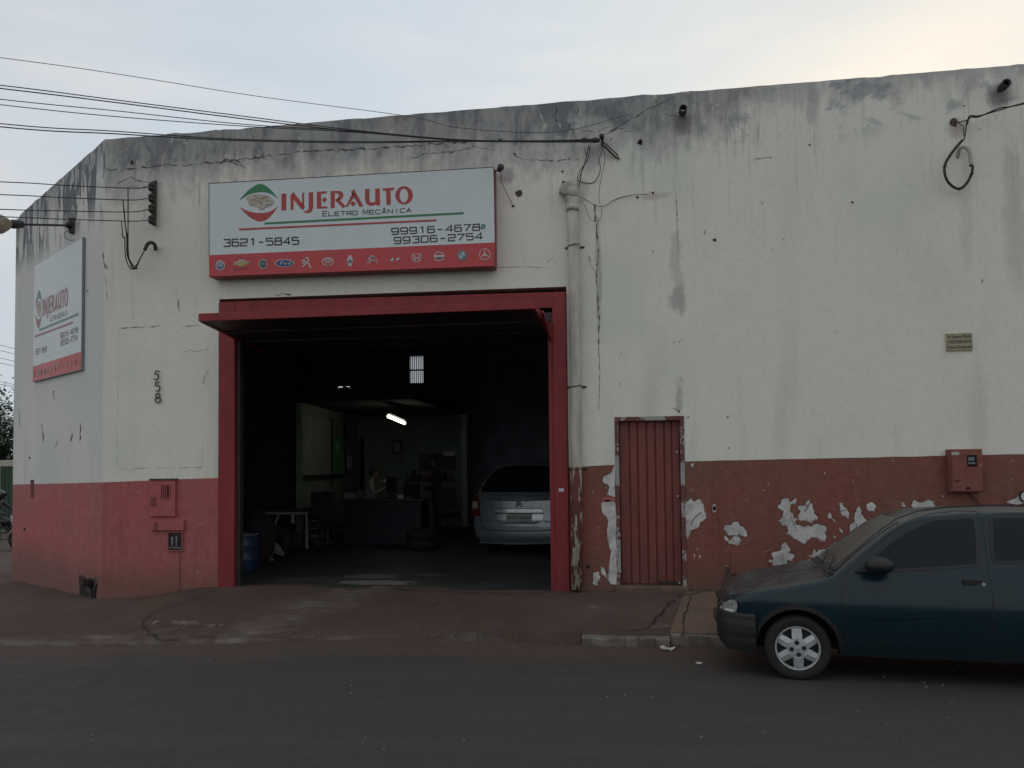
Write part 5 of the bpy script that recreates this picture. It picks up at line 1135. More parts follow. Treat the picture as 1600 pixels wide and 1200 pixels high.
# wheels
def wheel(wx, s_, dz=0):
    ax = cv((0, -s_, 0)); c = cl(wx, s_*(HW-.105), RT+dz)
    w_ = MB().lathe([(.165, -.06), (.20, -.075), (.245, -.085), (.260, -.075), (RT, -.05), (RT+.001, 0), (RT, .05), (.262, .075), (.244, .086), (.215, .084), (.185, .074), (.175, .06)], c, ax, 44).build('wheel', M_tyre, car, True)
    MB().lathe([(0, .02), (.178, .02), (.178, .05)], c, ax, 30).build('wheel_disc', M_seal, w_)
    # hubcap: rim ring, six flared spokes, hub with four nut wells
    h = MB(); h.lathe([(.166, .058), (.172, .078), (.182, .080), (.187, .070), (.187, .05)], c, ax, 44)
    e1 = cv((1, 0, 0)); e2 = Vector((0, 0, 1))
    P = lambda r, t, h_: c+e1*(r*math.cos(t))+e2*(r*math.sin(t))+ax*h_
    h.lathe([(0, .090), (.055, .088), (.085, .084), (.085, .05)], c, ax, 36)
    for k in range(6):
        t = math.radians(92+60*k); pr = [(.082, -.52), (.118, -.36), (.145, -.27), (.170, -.24), (.170, .24), (.145, .27), (.118, .36), (.082, .52)]
        fr_ = [P(r, t+a_, .086-.35*(r-.075)**1.2) for r, a_ in pr]; m1, m2 = P(.08, t, .092), P(.168, t, .078)
        n = len(fr_); V = fr_+[p-ax*.03 for p in fr_]+[m1, m2]; h.add(V, [(0, 1, 2*n), (1, 2, 2*n+1, 2*n), (2, 3, 2*n+1), (3, 4, 2*n+1), (4, 5, 2*n+1), (5, 6, 2*n, 2*n+1), (6, 7, 2*n), (7, 0, 2*n)]+[(i, i+n, i+1+n, i+1) for i in range(n-1)])
    h.build('hubcap', M_hub, w_)
    for k in range(4):
        t = math.radians(8+90*k); MB().lathe([(0, .0905), (.0145, .0905), (.016, .094), (.019, .090), (.019, .08)], P(.050, t, 0), ax, 14).build('wheel_nut', M_seal, w_)
    MB().lathe([(0, .096), (.012, .095), (.016, .09)], c, ax, 14).build('hub_badge', M_hub, w_)
    return w_
wheel(0, 1); wheel(WB, 1); wheel(0, -1, -.04); wheel(WB, -1, -.04)
# headlamp wrapping round the corner
hl = [(-.690, .53), (-.62, .522), (-.535, .53), (-.515, .59), (-.522, .642), (-.56, .655), (-.62, .632), (-.67, .59)]
def clear():
    return plain('lamp_chrome', (.50, .51, .52), .2, .15, 30, metal=.5, spec=.8)
M_lens = clear(); o = carpoly('headlamp', hl, M_lens, .006, grid=.02); carline('lamp_rim', hl, .009, M_seal, .008, True, o)
carpoly('lamp_divider', [(-.68, .60), (-.56, .605), (-.56, .615), (-.68, .61)], plain('lamp_grey', (.16, .16, .17), .3), .009, o, grid=.05)
carpoly('indicator', [(-.69, .535), (-.56, .54), (-.56, .565), (-.69, .56)], plain('lamp_white', (.75, .75, .74), .25), .009, o, grid=.05)
for s_ in (1, -1):                                        # front face of the lamps, grille, plate
    vs = [cl(x, s_*y, z) for x, y, z in ((-.699, .24, .54), (-.690, .40, .54), (-.678, .42, .575), (-.672, .37, .59), (-.680, .24, .585))]; mesh('headlamp_front', [p+Vector((-.003, 0, 0)) for p in vs], [(0, 1, 2, 3, 4)], M_lens, car)
MB().box(cl(-.703, -.22, .54), cl(-.69, .24, .575)).build('grille', M_seal, car)
MB().box(cl(-.739, -.14, .33), cl(-.730, .22, .43)).build('number_plate', plain('plate_grey', (.05, .05, .05), .5), car)
# mirror
mpx = carpt(1100+700/2.926, 690+590/2.926)
mb = MB(); c = cl(mpx[0]+.15, HW+.09, .995)
mb.ball(c, (.115, .085, .072), 16); mirror = mb.build('door_mirror', M_plast, car, True)
MB().prism([csurf(mpx[0]-.02, .925, .0), csurf(mpx[0]+.20, .925, .0), csurf(mpx[0]+.20, .99, .0), csurf(mpx[0]+.10, .975, 0)], (0, -.03, 0)).build('mirror_foot', M_plast, mirror)
MB().bar(csurf(mpx[0]+.10, .95, 0), c+Vector((0, .02, -.04)), .07, .05).build('mirror_arm', M_plast, mirror)
hx, hz = carpt(1100+1232/2.926, 690+643/2.926)
bevel(MB().box(cl(hx-.078, hw(hx, hz)+.018, hz-.026), cl(hx+.065, hw(hx, hz)-.01, hz+.022)).build('door_handle', M_plast, car), .008)
MB().lathe([(0, .0), (.013, 0), (.013, -.01)], cl(hx+.072, hw(hx, hz)+.012, hz-.014), cv((0, -1, 0)), 12).build('door_lock', M_hub, car)
# glass strips: windscreen and rear window on the top surface
def topstrip(name, xa, xb, k, mat, off=.004, n=12):
    V = []; Fs = []
    for i in range(n+1):
        x = xa+(xb-xa)*i/n; zt = sinterp(TOP, x); w1 = hw(x, zt-.05)-.06
        dx = .01; sl_ = (sinterp(TOP, x+dx)-sinterp(TOP, x-dx))/(2*dx); nn = Vector((-sl_, 0, 1)).normalized()
        for j in range(9): t = -1+2*j/8; V.append(cl(x, w1*k*t, zt+.018*(1-t*t*k*k))+cv((nn.x*off, 0, nn.z*off)))
    for i in range(n):
        for j in range(8): Fs.append((i*9+j, i*9+j+1, i*9+j+10, i*9+j+9))
    return mesh(name, V, Fs, mat, car, True)
M_dust = plain('dusty_windscreen', (.075, .070, .064), .45, .2, 5, spec=.6)
topstrip('windscreen', .34, .88, .80, M_dust); topstrip('rear_window', 2.80, 2.97, .9, M_glassd)
topstrip('cowl_vent', .255, .32, .93, M_seal, .005, 3)
for y_ in (.42, -.05):
    MB().tube([cl(.30, y_, .90), cl(.33, y_-.02, .955), cl(.38, y_-.30, .99)], .008, 6).build('wiper', M_seal, car)
# a few dead leaves caught at the foot of the windscreen
rnd = random.Random(21); mb = MB()
for i in range(46):
    x = rnd.uniform(.20, .33); y = rnd.uniform(-.1, .62); z = sinterp(TOP, x)+.012+rnd.uniform(0, .03); r = rnd.uniform(.010, .026); a_ = rnd.uniform(0, 6); c = cl(x, y, z)
    mb.add([c+Vector((r*math.cos(a_), r*math.sin(a_), rnd.uniform(-.01, .02))), c+Vector((r*.4*math.cos(a_+1.6), r*.4*math.sin(a_+1.6), .004)), c-Vector((r*math.cos(a_), r*math.sin(a_), 0)), c+Vector((r*.4*math.cos(a_-1.6), r*.4*math.sin(a_-1.6), 0))], [(0, 1, 2, 3)])
meta(mb.build('dead_leaves', plain('dry_leaf', (.09, .06, .035), .8, .4)), 'dry leaves heaped at the foot of the parked hatchback windscreen', 'leaves', kind='stuff')
# white cable loop hanging on the wall behind the roof
cc_ = thing('white_disc', W(1600, 775, .05), 'pale round plate with a dark rim cut by the right edge of the picture', 'plate')
MB().lathe([(0, .03), (.055, .03), (.055, .02)], W(1601, 775.5, 0), (0, -1, 0), 20).build('disc', M_wprint, cc_); MB().lathe([(.055, .032), (.066, .032), (.066, 0)], W(1601, 775.5, 0), (0, -1, 0), 20).build('rim', M_hole, cc_)
# fallen pipe stub under the meter box
MBp = MB().tube([W(1519, 769, .05), W(1524, 776, .05), W(1533, 787, .05)], .018, 7).build('feed_pipe', M_redR, mt_)

# ------------------------------------------------------------------ silver people carrier in the garage, seen from behind
VY, VZ = 14.15, .236
v0 = atY(811, 800, VY).x
van = thing('silver_minivan', (v0, VY, VZ), 'silver people carrier parked tail out inside the garage doorway', 'car')
def silver():
    a = N('silver_paint'); n = a.noise(6, 4); return a.fin(a.mix(a.ss(n, .3, .7), (.235, .26, .29), (.19, .215, .24)), .28, n, .02, .002, Metallic=.55)
M_sil = silver()
VS, VC = math.sin(math.radians(11)), math.cos(math.radians(11))
def vdepth(z): return interp([(.15, .06), (.30, .0), (.55, .0), (.60, .03), (.95, .06), (1.02, .09), (1.3, .24), (1.55, .42), (1.75, .60)], z)
def vp(zx, zy, Y=None):                                      # zoomed pixel to (u, z) on the tail of the car
    z = .8; u = 0
    for _ in range(6):
        dd = vdepth(z)+.10*u*u if Y is None else Y-VY
        p = plane_hit(720+zx/6.667, 700+zy/6.667, Vector((v0+dd*VS, VY+dd*VC, 0)), Vector((VS, VC, 0))); u = (p-Vector((v0+dd*VS, VY+dd*VC, p.z))).dot(Vector((VC, -VS, 0))); z = p.z-VZ
    return u, z
half = [(605, 150, .42), (500, 158, .42), (400, 192, .40), (330, 236, .36), (270, 300, .28), (210, 378, .20), (160, 465, .10), (130, 515, .06), (115, 600, .05), (112, 700, .03), (112, 790, .02), (118, 850, .0), (140, 930, .0), (200, 990, .02), (400, 1008, .0), (605, 1012, .0)]
def vdepth(z): return interp([(.15, .06), (.30, .0), (.55, .0), (.60, .03), (.95, .06), (1.02, .09), (1.3, .24), (1.55, .42), (1.75, .60)], z)
hp = [vp(a_, b_, VY+d_+.08*(a_ < 300)) for a_, b_, d_ in half]
outl = [(-abs(u), z) for u, z in hp]+[(abs(u), z) for u, z in hp[-2:0:-1]]
outd = []
for i in range(len(outl)):
    a_, b_ = Vector(outl[i]), Vector(outl[(i+1) % len(outl)])
    for k in range(4): outd.append(a_.lerp(b_, k/4))
cen = Vector((0, .85)); V = []; Fs = []; NR = 14; n = len(outd)
def vpt(u, d, z): return Vector((v0+u*VC+d*VS, VY-u*VS+d*VC, VZ+z))
def vsurf(u, z, s=0): return vpt(u, vdepth(z)+.10*u*u+s, z)
for k in range(NR+1):
    s_ = (k+.02)/(NR+.02); s_ = 1-(1-s_)**1.7
    for p in outd:
        q = cen+(p-cen)*s_; rd = .10*max(0, (s_-.93)/.07)**2; V.append(vsurf(q.x, q.y, rd))
for k in range(NR):
    for i in range(n): Fs.append((k*n+i, k*n+(i+1) % n, (k+1)*n+(i+1) % n, (k+1)*n+i))
b0 = NR*n
for dy, sx_, zt in ((.5, 1, 1.7), (2.6, 1, 1.68), (3.3, .98, 1.05), (3.9, .9, .9), (4.1, .75, .6)):
    for p in outd: V.append(vpt(p.x*sx_, dy+.3, min(p.y, zt)))
    nb = len(V)-n
    for i in range(n): Fs.append((b0+i, b0+(i+1) % n, nb+(i+1) % n, nb+i))
    b0 = nb
Fs.append(tuple(range(b0, b0+n)))
vb = mesh('body', V, Fs, M_sil, van, True)
def vpoly(name, pts, mat, off=.01, mirror=False, parent=None, raw=False, g=.06):
    if pts[0] == ('M',): H_ = [vp(*p) for p in pts[1:]]; P = H_+[(-u, z) for u, z in H_[::-1] if abs(u) > .03]
    else: P = [p if raw else vp(p[0], p[1]) for p in pts]
    bm = bmesh.new(); bm.faces.new([bm.verts.new((x, 0, z)) for x, z in P])
    for ax, no in ((0, (1, 0, 0)), (1, (0, 0, 1))):
        lo, hi = min(p[ax] for p in P), max(p[ax] for p in P); t = lo+g
        while t < hi: bmesh.ops.bisect_plane(bm, geom=bm.verts[:]+bm.edges[:]+bm.faces[:], plane_co=(t, 0, t), plane_no=no); t += g
    bm.verts.index_update(); V_ = [vsurf(q.co.x, q.co.z, -off) for q in bm.verts]; F_ = [[q.index for q in f_.verts] for f_ in bm.faces]; bm.free()
    o = mesh(name, V_, F_, mat, parent or van, True)
    if mirror: vpoly(name, [(-x, z) for x, z in P], mat, off, False, parent, True, g)
    return o
def mir(pts): return [('M',)]+pts
vpoly('rear_window', mir([(205, 458), (225, 400), (262, 345), (310, 285), (345, 248), (390, 214), (470, 192), (600, 182)]), M_glassd, .012)
M_tail = plain('tail_lamp_red', (.08, .016, .014), .25, .2, 20); M_tailw = plain('tail_lamp_clear', (.32, .28, .24), .25, .15)
tl_ = vpoly('tail_lamp', [(122, 530), (150, 480), (185, 505), (198, 560), (204, 640), (204, 712), (117, 712), (117, 620)], M_tail, .014, True)
vpoly('reversing_lamp', [(125, 575), (140, 555), (175, 555), (184, 590), (180, 628), (125, 628)], M_tailw, .018, True)
M_gap = plain('panel_gap', (.02, .022, .026), .8); M_chr = plain('bright_trim', (.36, .39, .42), .22, .05, metal=.6)
vpoly('roof_edge', mir([(318, 250), (350, 222), (400, 193), (500, 163), (600, 154)])[:1]+[(318, 250), (350, 222), (400, 193), (500, 163), (600, 154), (600, 166), (500, 176), (405, 207), (360, 232), (326, 262)], M_chr, .016) if False else None
vtop = [vp(*p) for p in [(300, 272), (350, 224), (400, 195), (500, 165), (600, 156)]]; vbot = [vp(*p) for p in [(600, 168), (500, 178), (405, 208), (360, 235), (310, 280)]]
vpoly('roof_edge', vtop+vbot, M_chr, .017, True, None, True)
vpoly('crease', [(300, 533), (600, 545), (910, 533), (910, 538), (600, 551), (300, 539)], M_gap, .011)
vpoly('plate_recess', [(362, 690), (352, 720), (365, 755), (400, 780), (450, 790), (760, 790), (810, 780), (850, 755), (866, 720), (858, 690)], M_chr, .012)
vpoly('grip_bar', [(365, 640), (390, 632), (820, 632), (852, 640), (862, 660), (852, 672), (370, 672), (358, 660)], M_chr, .022)
vpoly('grip_shadow', [(360, 672), (862, 672), (862, 682), (360, 682)], M_gap, .0225)
vpoly('grip_shadow', [(372, 624), (840, 624), (852, 631), (362, 631)], M_gap, .0125)
vpoly('tailgate_gap', [(204, 712), (212, 770), (232, 815), (262, 842), (300, 856), (605, 862), (910, 856), (948, 842), (978, 815), (998, 770), (1006, 712), (1012, 712), (1004, 775), (984, 822), (952, 850), (912, 864), (605, 870), (298, 864), (256, 850), (226, 822), (206, 775), (198, 712)], M_gap, .012)
vpoly('bumper_trim', [(190, 866), (250, 872), (605, 878), (960, 872), (1020, 866), (1020, 874), (960, 882), (605, 888), (250, 882), (190, 874)], M_chr, .016)
vpoly('lower_trim', [(195, 968), (605, 982), (1015, 968), (1005, 990), (605, 1006), (205, 990)], M_chr, .018)
pl_ = vpoly('number_plate', [(476, 678), (742, 678), (742, 764), (476, 764)], plain('plate_silver', (.30, .31, .30), .5, .1), .022)
u0_, zz = vp(609, 727); ftext('KER 8544', .075, vsurf(u0_, zz, -.0245), math.pi/2, M_ink, pl_, maxw=.42, rotz=-math.radians(11))
for p in ([(565, 588), (605, 552), (645, 588), (632, 588), (605, 568), (578, 588)], [(565, 612), (605, 576), (645, 612), (632, 612), (605, 592), (578, 612)]): vpoly('maker_chevron', p, M_dark, .014)
ub, zb_ = vp(243, 566); ftext('GO', .06, vsurf(ub, zb_, -.014), math.pi/2, M_dark, van, 'badge', maxw=.09)
ub, zb_ = vp(322, 1000); MB().lathe([(.05, 0), (.055, -.02), (.055, .2), (.0, .2)], vsurf(ub, zb_, -.02), (0, 1, 0), 16).build('exhaust', M_hole, van, True)
for s_ in (-1, 1):
    for dy in (.75, 3.4):
        c = vpt(s_*.76, dy, .31); w_ = MB().lathe([(.0, -.09), (.2, -.09), (.28, -.10), (.305, -.06), (.31, 0), (.305, .06), (.28, .10), (.2, .09), (0, .09)], c, (s_*VC, -s_*VS, 0), 28).build('wheel', M_tyre, van, True)
        MB().lathe([(0, .105), (.19, .10), (.20, .09)], c, (s_*VC, -s_*VS, 0), 20).build('hubcap', M_hub, w_)
MB().prism([vpt(-.78, .35, .17), vpt(.78, .35, .17), vpt(.78, 3.9, .17), vpt(-.78, 3.9, .17)], (0, 0, .17)).build('underside', M_under, van)

# ------------------------------------------------------------------ inside the garage
FZ = .236
M_off = plain('office_wall', (.20, .26, .20), .85, .15, 2); M_board = plain('notice_board', (.27, .30, .27), .7, .15, 3); M_ply = plain('brown_door', (.055, .042, .034), .7, .2, 3)
M_bcab = plain('blue_grey_cupboard', (.035, .042, .062), .6, .15); M_navy = plain('navy_counter', (.006, .009, .020), .55, .2)
def qx(px, Y): return atY(px, 760, Y).x
cab = thing('tall_cupboard', (qx(418, 16.3), 16.3, FZ), 'tall blue grey cupboard with one brown door, left inside the garage', 'cupboard')
x0, x1, x2 = qx(352, 16.3), qx(434, 16.3), qx(465, 16.3); zt = atY(420, 677, 16.3).z
bevel(MB().box((x0, 16.32, FZ), (x2+.02, 16.6, zt+.03)).build('carcass', M_bcab, cab), .01)
for a_, b_, m_ in ((x0+.01, (x0+x1)/2-.005, M_bcab), ((x0+x1)/2+.005, x1-.005, M_bcab), (x1+.005, x2, M_ply)): bevel(MB().box((a_, 16.29, FZ+.06), (b_, 16.315, zt)).build('door', m_, cab), .005)
for a_ in (x1-.05, x1+.05): MB().tube([(a_, 16.27, 1.2), (a_, 16.27, 1.35)], .01, 6).build('handle', M_dark, cab)
# office box at the back: two walls and a dark mezzanine over it
O1 = Vector((qx(470, 15.6), 15.6, 0)); O2 = Vector((qx(559, 20.4), 20.4, 0)); OX3 = qx(724, 20.4); OZ = 3.16
off_ = thing('office_room', (O2.x, 20.4, FZ), 'dim green lit office corner at the back of the garage', 'room')
dv = (O2-O1).normalized(); on = Vector((dv.y, -dv.x, 0))
MB().prism([(O1.x, O1.y, FZ), (O2.x, O2.y, FZ), (O2.x, O2.y, OZ), (O1.x, O1.y, OZ)][::-1], -on*.1).build('left_wall', M_off, off_)
MB().box((O2.x-.1, 20.4, FZ), (OX3, 20.5, OZ)).build('rear_wall', M_off, off_)
MB().box((O1.x-.3, 15.5, OZ+.01), (OX3+.02, 20.6, OZ+.22)).build('mezzanine', plain('dark_mezzanine', (.02, .022, .028), .9), off_)
MB().box((OX3+.005, 20.2, FZ), (OX3+.14, 20.55, OZ)).build('pillar', M_indark, off_)
def Lw(px, py, o_=.0): return plane_hit(px, py, O1+on*o_, on)
if (Lw(520, 700, .1)-CAM).length > (Lw(520, 700, -.1)-CAM).length: on = -on
def lpan(name, x0, y0, x1, y1, mat, o_=.02): 
    P = [Lw(x0, y1, o_), Lw(x1, y1, o_), Lw(x1, y0, o_), Lw(x0, y0, o_)]; zA, zB = (P[0].z+P[1].z)/2, (P[2].z+P[3].z)/2
    P[0].z = P[1].z = zA; P[2].z = P[3].z = zB; return MB().prism(P, -on*(o_-.002)).build(name, mat, off_)
lpan('white_board', 472, 654, 519, 742, M_board); lpan('green_panel', 521, 684, 540, 741, plain('green_panel', (.10, .36, .12), .6, .15), .03)
for py in (692, 697, 703): lpan('switch', 527, py, 530, py+3, M_wprint, .045)
lpan('wall_pipe', 540, 654, 542, 742, M_dark, .06); lpan('work_shelf', 482, 741, 543, 745, M_dark, .12); lpan('vertical_batten', 519, 655, 520.5, 760, M_dark, .05); lpan('paper', 544, 712, 550, 733, M_wprint, .03)
def rpan(name, x0, y0, x1, y1, mat, Y=20.37): a_, b_ = atY(x0, y0, Y), atY(x1, y1, Y); return MB().box((a_.x, Y, b_.z), (b_.x, 20.399, a_.z)).build(name, mat, off_)
rpan('inner_door', 561, 683, 569, 765, M_hole); fr_ = rpan('picture_frame', 612, 688, 629, 709, M_dark); rpan('picture', 615, 691, 626, 706, M_board, 20.36)
for i in range(5): rpan('pennant', 612+i*4, 713+(i % 2)*3, 615+i*4, 724+(i % 2)*2, M_grey)
rpan('calendar', 693, 706, 711, 712, M_wprint, 20.365); rpan('tool_board', 655, 709, 712, 736, plain('tool_board', (.09, .10, .10), .8, .4, 12), 20.38)
rpan('shelf', 633, 749, 708, 752, M_dark, 20.25)
# fluorescent tube: the only lit lamp
tb = thing('fluorescent_tube', atY(619, 655, 16.8), 'single lit fluorescent tube hanging over the office corner', 'lamp')
p, q = atY(607, 650.5, 16.1), atY(632, 661, 17.3); MB().tube([p, q], .035, 10).build('tube', emit('tube_glow', (1., .93, .70, 1), 5), tb, True)
MB().bar(p+Vector((0, 0, .075)), q+Vector((0, 0, .075)), .09, .04).build('batten', M_dark, tb)
for t in (.15, .85): r_ = p.lerp(q, t); MB().tube([r_+Vector((0, 0, .08)), Vector((r_.x, r_.y, OZ+.005))], .006, 5).build('hanger', M_dark, tb)
# counter, chairs, screens
ct = thing('counter', (qx(595, 15.6), 15.6, FZ), 'long dark blue counter in front of the office corner', 'counter')
x0, x1 = qx(536, 15.6), qx(658, 15.6)
bevel(MB().box((x0, 15.6, FZ), (x1, 16.2, FZ+.88)).build('base', M_navy, ct), .015); bevel(MB().box((x0-.05, 15.55, FZ+.88), (x1+.05, 16.25, FZ+.93)).build('top', plain('dark_top', (.035, .037, .042), .35), ct), .01)
for i in range(3): a_ = x0+(x1-x0)*i/3; MB().box((a_+.02, 15.585, FZ+.1), (a_+(x1-x0)/3-.02, 15.599, FZ+.84)).build('front_panel', M_navy, ct)
scn = thing('computer_screen', atY(611, 782, 15.9), 'black monitor standing on the dark counter beside the seated man', 'monitor')
a_, b_ = atY(603, 745, 15.9), atY(619, 770, 15.9); bevel(MB().box((a_.x, 15.9, b_.z), (b_.x, 15.94, a_.z)).build('panel', M_hole, scn), .006)
MB().box(((a_.x+b_.x)/2-.03, 15.91, FZ+.93), ((a_.x+b_.x)/2+.03, 15.93, b_.z)).build('stand', M_hole, scn); MB().box(((a_.x+b_.x)/2-.1, 15.85, FZ+.931), ((a_.x+b_.x)/2+.1, 15.99, FZ+.95)).build('foot', M_hole, scn)
for i, (px, w_, h_, lb) in enumerate(((548, .22, .12, 'low grey tray on the left end of the counter'), (628, .12, .07, 'small pale box on the counter right of the monitor'), (643, .28, .30, 'dark machine with a pale plate on the right end of the counter'))):
    X = qx(px, 15.9); o = thing('counter_item', (X, 15.9, FZ+.93), lb, 'box'); bevel(MB().box((X-w_/2, 15.8, FZ+.931), (X+w_/2, 16.05, FZ+.931+h_)).build('case', (M_grey, M_wprint, M_hole)[i], o), .01)
    MB().box((X-w_*.3, 15.79, FZ+.94), (X+w_*.1, 15.799, FZ+.96)).build('face_plate', (M_dark, M_grey, M_grey)[i], o)
def chair(px, Y, lb, rot=0):
    X = qx(px, Y); o = thing('office_chair', (X, Y, FZ), lb, 'chair', 'chairs round the counter'); M_ = plain('chair_fabric', (.012, .013, .016), .8)
    bevel(MB().box((X-.25, Y-.25, FZ+.43), (X+.25, Y+.25, FZ+.52)).build('seat', M_, o), .04, 3); bevel(MB().box((X-.24, Y-.28, FZ+.62), (X+.24, Y-.21, FZ+1.12)).build('backrest', M_, o), .04, 3)
    MB().bar((X, Y-.24, FZ+.5), (X, Y-.27, FZ+.7), .06).build('back_stay', M_dark, o); MB().tube([(X, Y, FZ+.12), (X, Y, FZ+.43)], .03, 8).build('post', M_dark, o)
    for k in range(5): t = k*1.257; MB().tube([(X, Y, FZ+.13), (X+.28*math.cos(t), Y+.28*math.sin(t), FZ+.05)], .02, 6).build('leg', M_dark, o)
chair(512, 14.9, 'dark high backed chair left of the counter, facing it'); chair(700, 17.6, 'dark chair at the far right, behind the standing man')
tbl = thing('metal_table', (qx(445, 15.), 15., FZ), 'narrow work table with pale metal legs left inside the garage', 'table')
M_pale = plain('pale_steel', (.30, .31, .34), .45, .15); a_, b_ = qx(400, 15.), qx(485, 15.)
MB().box((a_, 14.9, FZ+.72), (b_, 15.5, FZ+.76)).build('tabletop', plain('dark_wood_top', (.04, .035, .035), .7), tbl); MB().box((a_, 14.88, FZ+.67), (b_, 14.9, FZ+.715)).build('front_bar', M_pale, tbl)
MB().bar((b_-.03, 14.9, FZ), (b_-.03, 14.9, FZ+.67), .045).build('leg', M_pale, tbl); MB().bar((b_-.03, 15.45, FZ), (b_-.03, 15.45, FZ+.72), .045).build('leg', M_pale, tbl); MB().bar((a_+.03, 15.45, FZ), (a_+.03, 15.45, FZ+.72), .045).build('leg', M_pale, tbl)
MB().bar((qx(422, 15.), 14.9, FZ+.05), (qx(439, 15.), 14.9, FZ+.67), .035).build('leg', M_pale, tbl); MB().box((qx(459, 15.), 14.87, FZ+.50), (qx(464, 15.), 14.9, FZ+.67)).build('hanging_plate', M_pale, tbl)
crt = thing('wooden_crate', (qx(469, 15.2), 15.2, FZ), 'small brown crate on the floor under the metal table', 'crate')
X = qx(469, 15.2)
for k in range(3): MB().box((X-.12, 15.1, FZ+.01+.09*k), (X+.12, 15.12, FZ+.08+.09*k)).build('slat', plain('crate_wood', (.06, .045, .03), .8), crt)
for s_ in (-.12, .10): MB().box((X+s_, 15.12, FZ), (X+s_+.02, 15.4, FZ+.27)).build('side', MATS['crate_wood'], crt)
brl = thing('blue_barrel', (qx(384, 11.6), 11.6, FZ), 'dark blue plastic barrel just inside the left garage post', 'barrel')
c = Vector((qx(384, 11.6)-.06, 11.6, FZ)); MB().lathe([(0, 0), (.22, 0), (.245, .03), (.25, .18), (.262, .20), (.25, .22), (.25, .40), (.262, .42), (.25, .44), (.24, .55), (.225, .56), (.21, .55), (.21, .5), (0, .5)], c, (0, 0, 1), 28).build('drum', plain('barrel_blue', (.018, .035, .080), .45), brl, True)
MB().lathe([(.232, .555), (.250, .56), (.250, .585), (.232, .59)], c, (0, 0, 1), 28).build('rim', plain('barrel_rim', (.09, .11, .14), .4), brl, True)
bag = thing('dark_sack', (qx(405, 12.4), 12.6, FZ), 'bulging dark sack leaning behind the blue barrel', 'sack')
mb = MB(); mb.ball(Vector((qx(398, 12.6), 12.7, FZ+.42)), (.34, .25, .44), 18); o = mb.build('sack_body', plain('sack_cloth', (.016, .014, .022), .9), bag, True)
for vt in o.data.vertices: vt.co += Vector((mnoise.noise(vt.co*4), mnoise.noise(vt.co*4+Vector((9, 0, 0))), mnoise.noise(vt.co*3)))*.07
MB().lathe([(.05, 0), (.08, .06), (.05, .1)], Vector((qx(398, 12.6), 12.7, FZ+.82)), (0, 0, 1), 12).build('tied_neck', MATS['sack_cloth'], bag, True)
ty = thing('standing_tyre', (qx(432, 13.2), 13.2, FZ), 'spare tyre standing on the garage floor, pale rag draped over it', 'tyre')
c = Vector((qx(430, 13.2), 13.3, FZ+.28)); MB().lathe([(.17, -.08), (.25, -.09), (.28, -.06), (.28, .06), (.25, .09), (.17, .08), (.16, 0), (.17, -.08)], c, (.25, 1, 0), 30).build('tread', M_tyre, ty, True)
MB().lathe([(.0, 0), (.165, 0)], c, (.25, 1, 0), 24).build('rim_disc', M_hole, ty)
rg = thing('pale_rag', atY(428, 870, 13.0), 'pale cloth rag hanging in folds over the standing tyre', 'rag')
M_rag = plain('rag_cloth', (.24, .23, .205), .9, .2, 12)
def zk(x, y, Y): return atY(360+x/9.23, 780+y/9.23, Y)
for pl in ([(550, 618), (640, 625), (700, 680), (745, 760), (765, 815), (720, 805), (640, 775), (600, 790), (590, 850), (545, 850)], [(545, 840), (600, 860), (640, 910), (668, 960), (655, 980), (600, 985), (560, 950), (590, 930)], [(395, 745), (440, 735), (520, 770), (560, 800), (550, 850), (500, 830), (430, 800), (400, 790)], [(510, 975), (580, 970), (585, 985), (520, 992)]):
    MB().prism([zk(x, y, 13.0+random.uniform(-.02, .02)) for x, y in pl][::-1], (0, .04, 0)).build('fold', M_rag, rg)

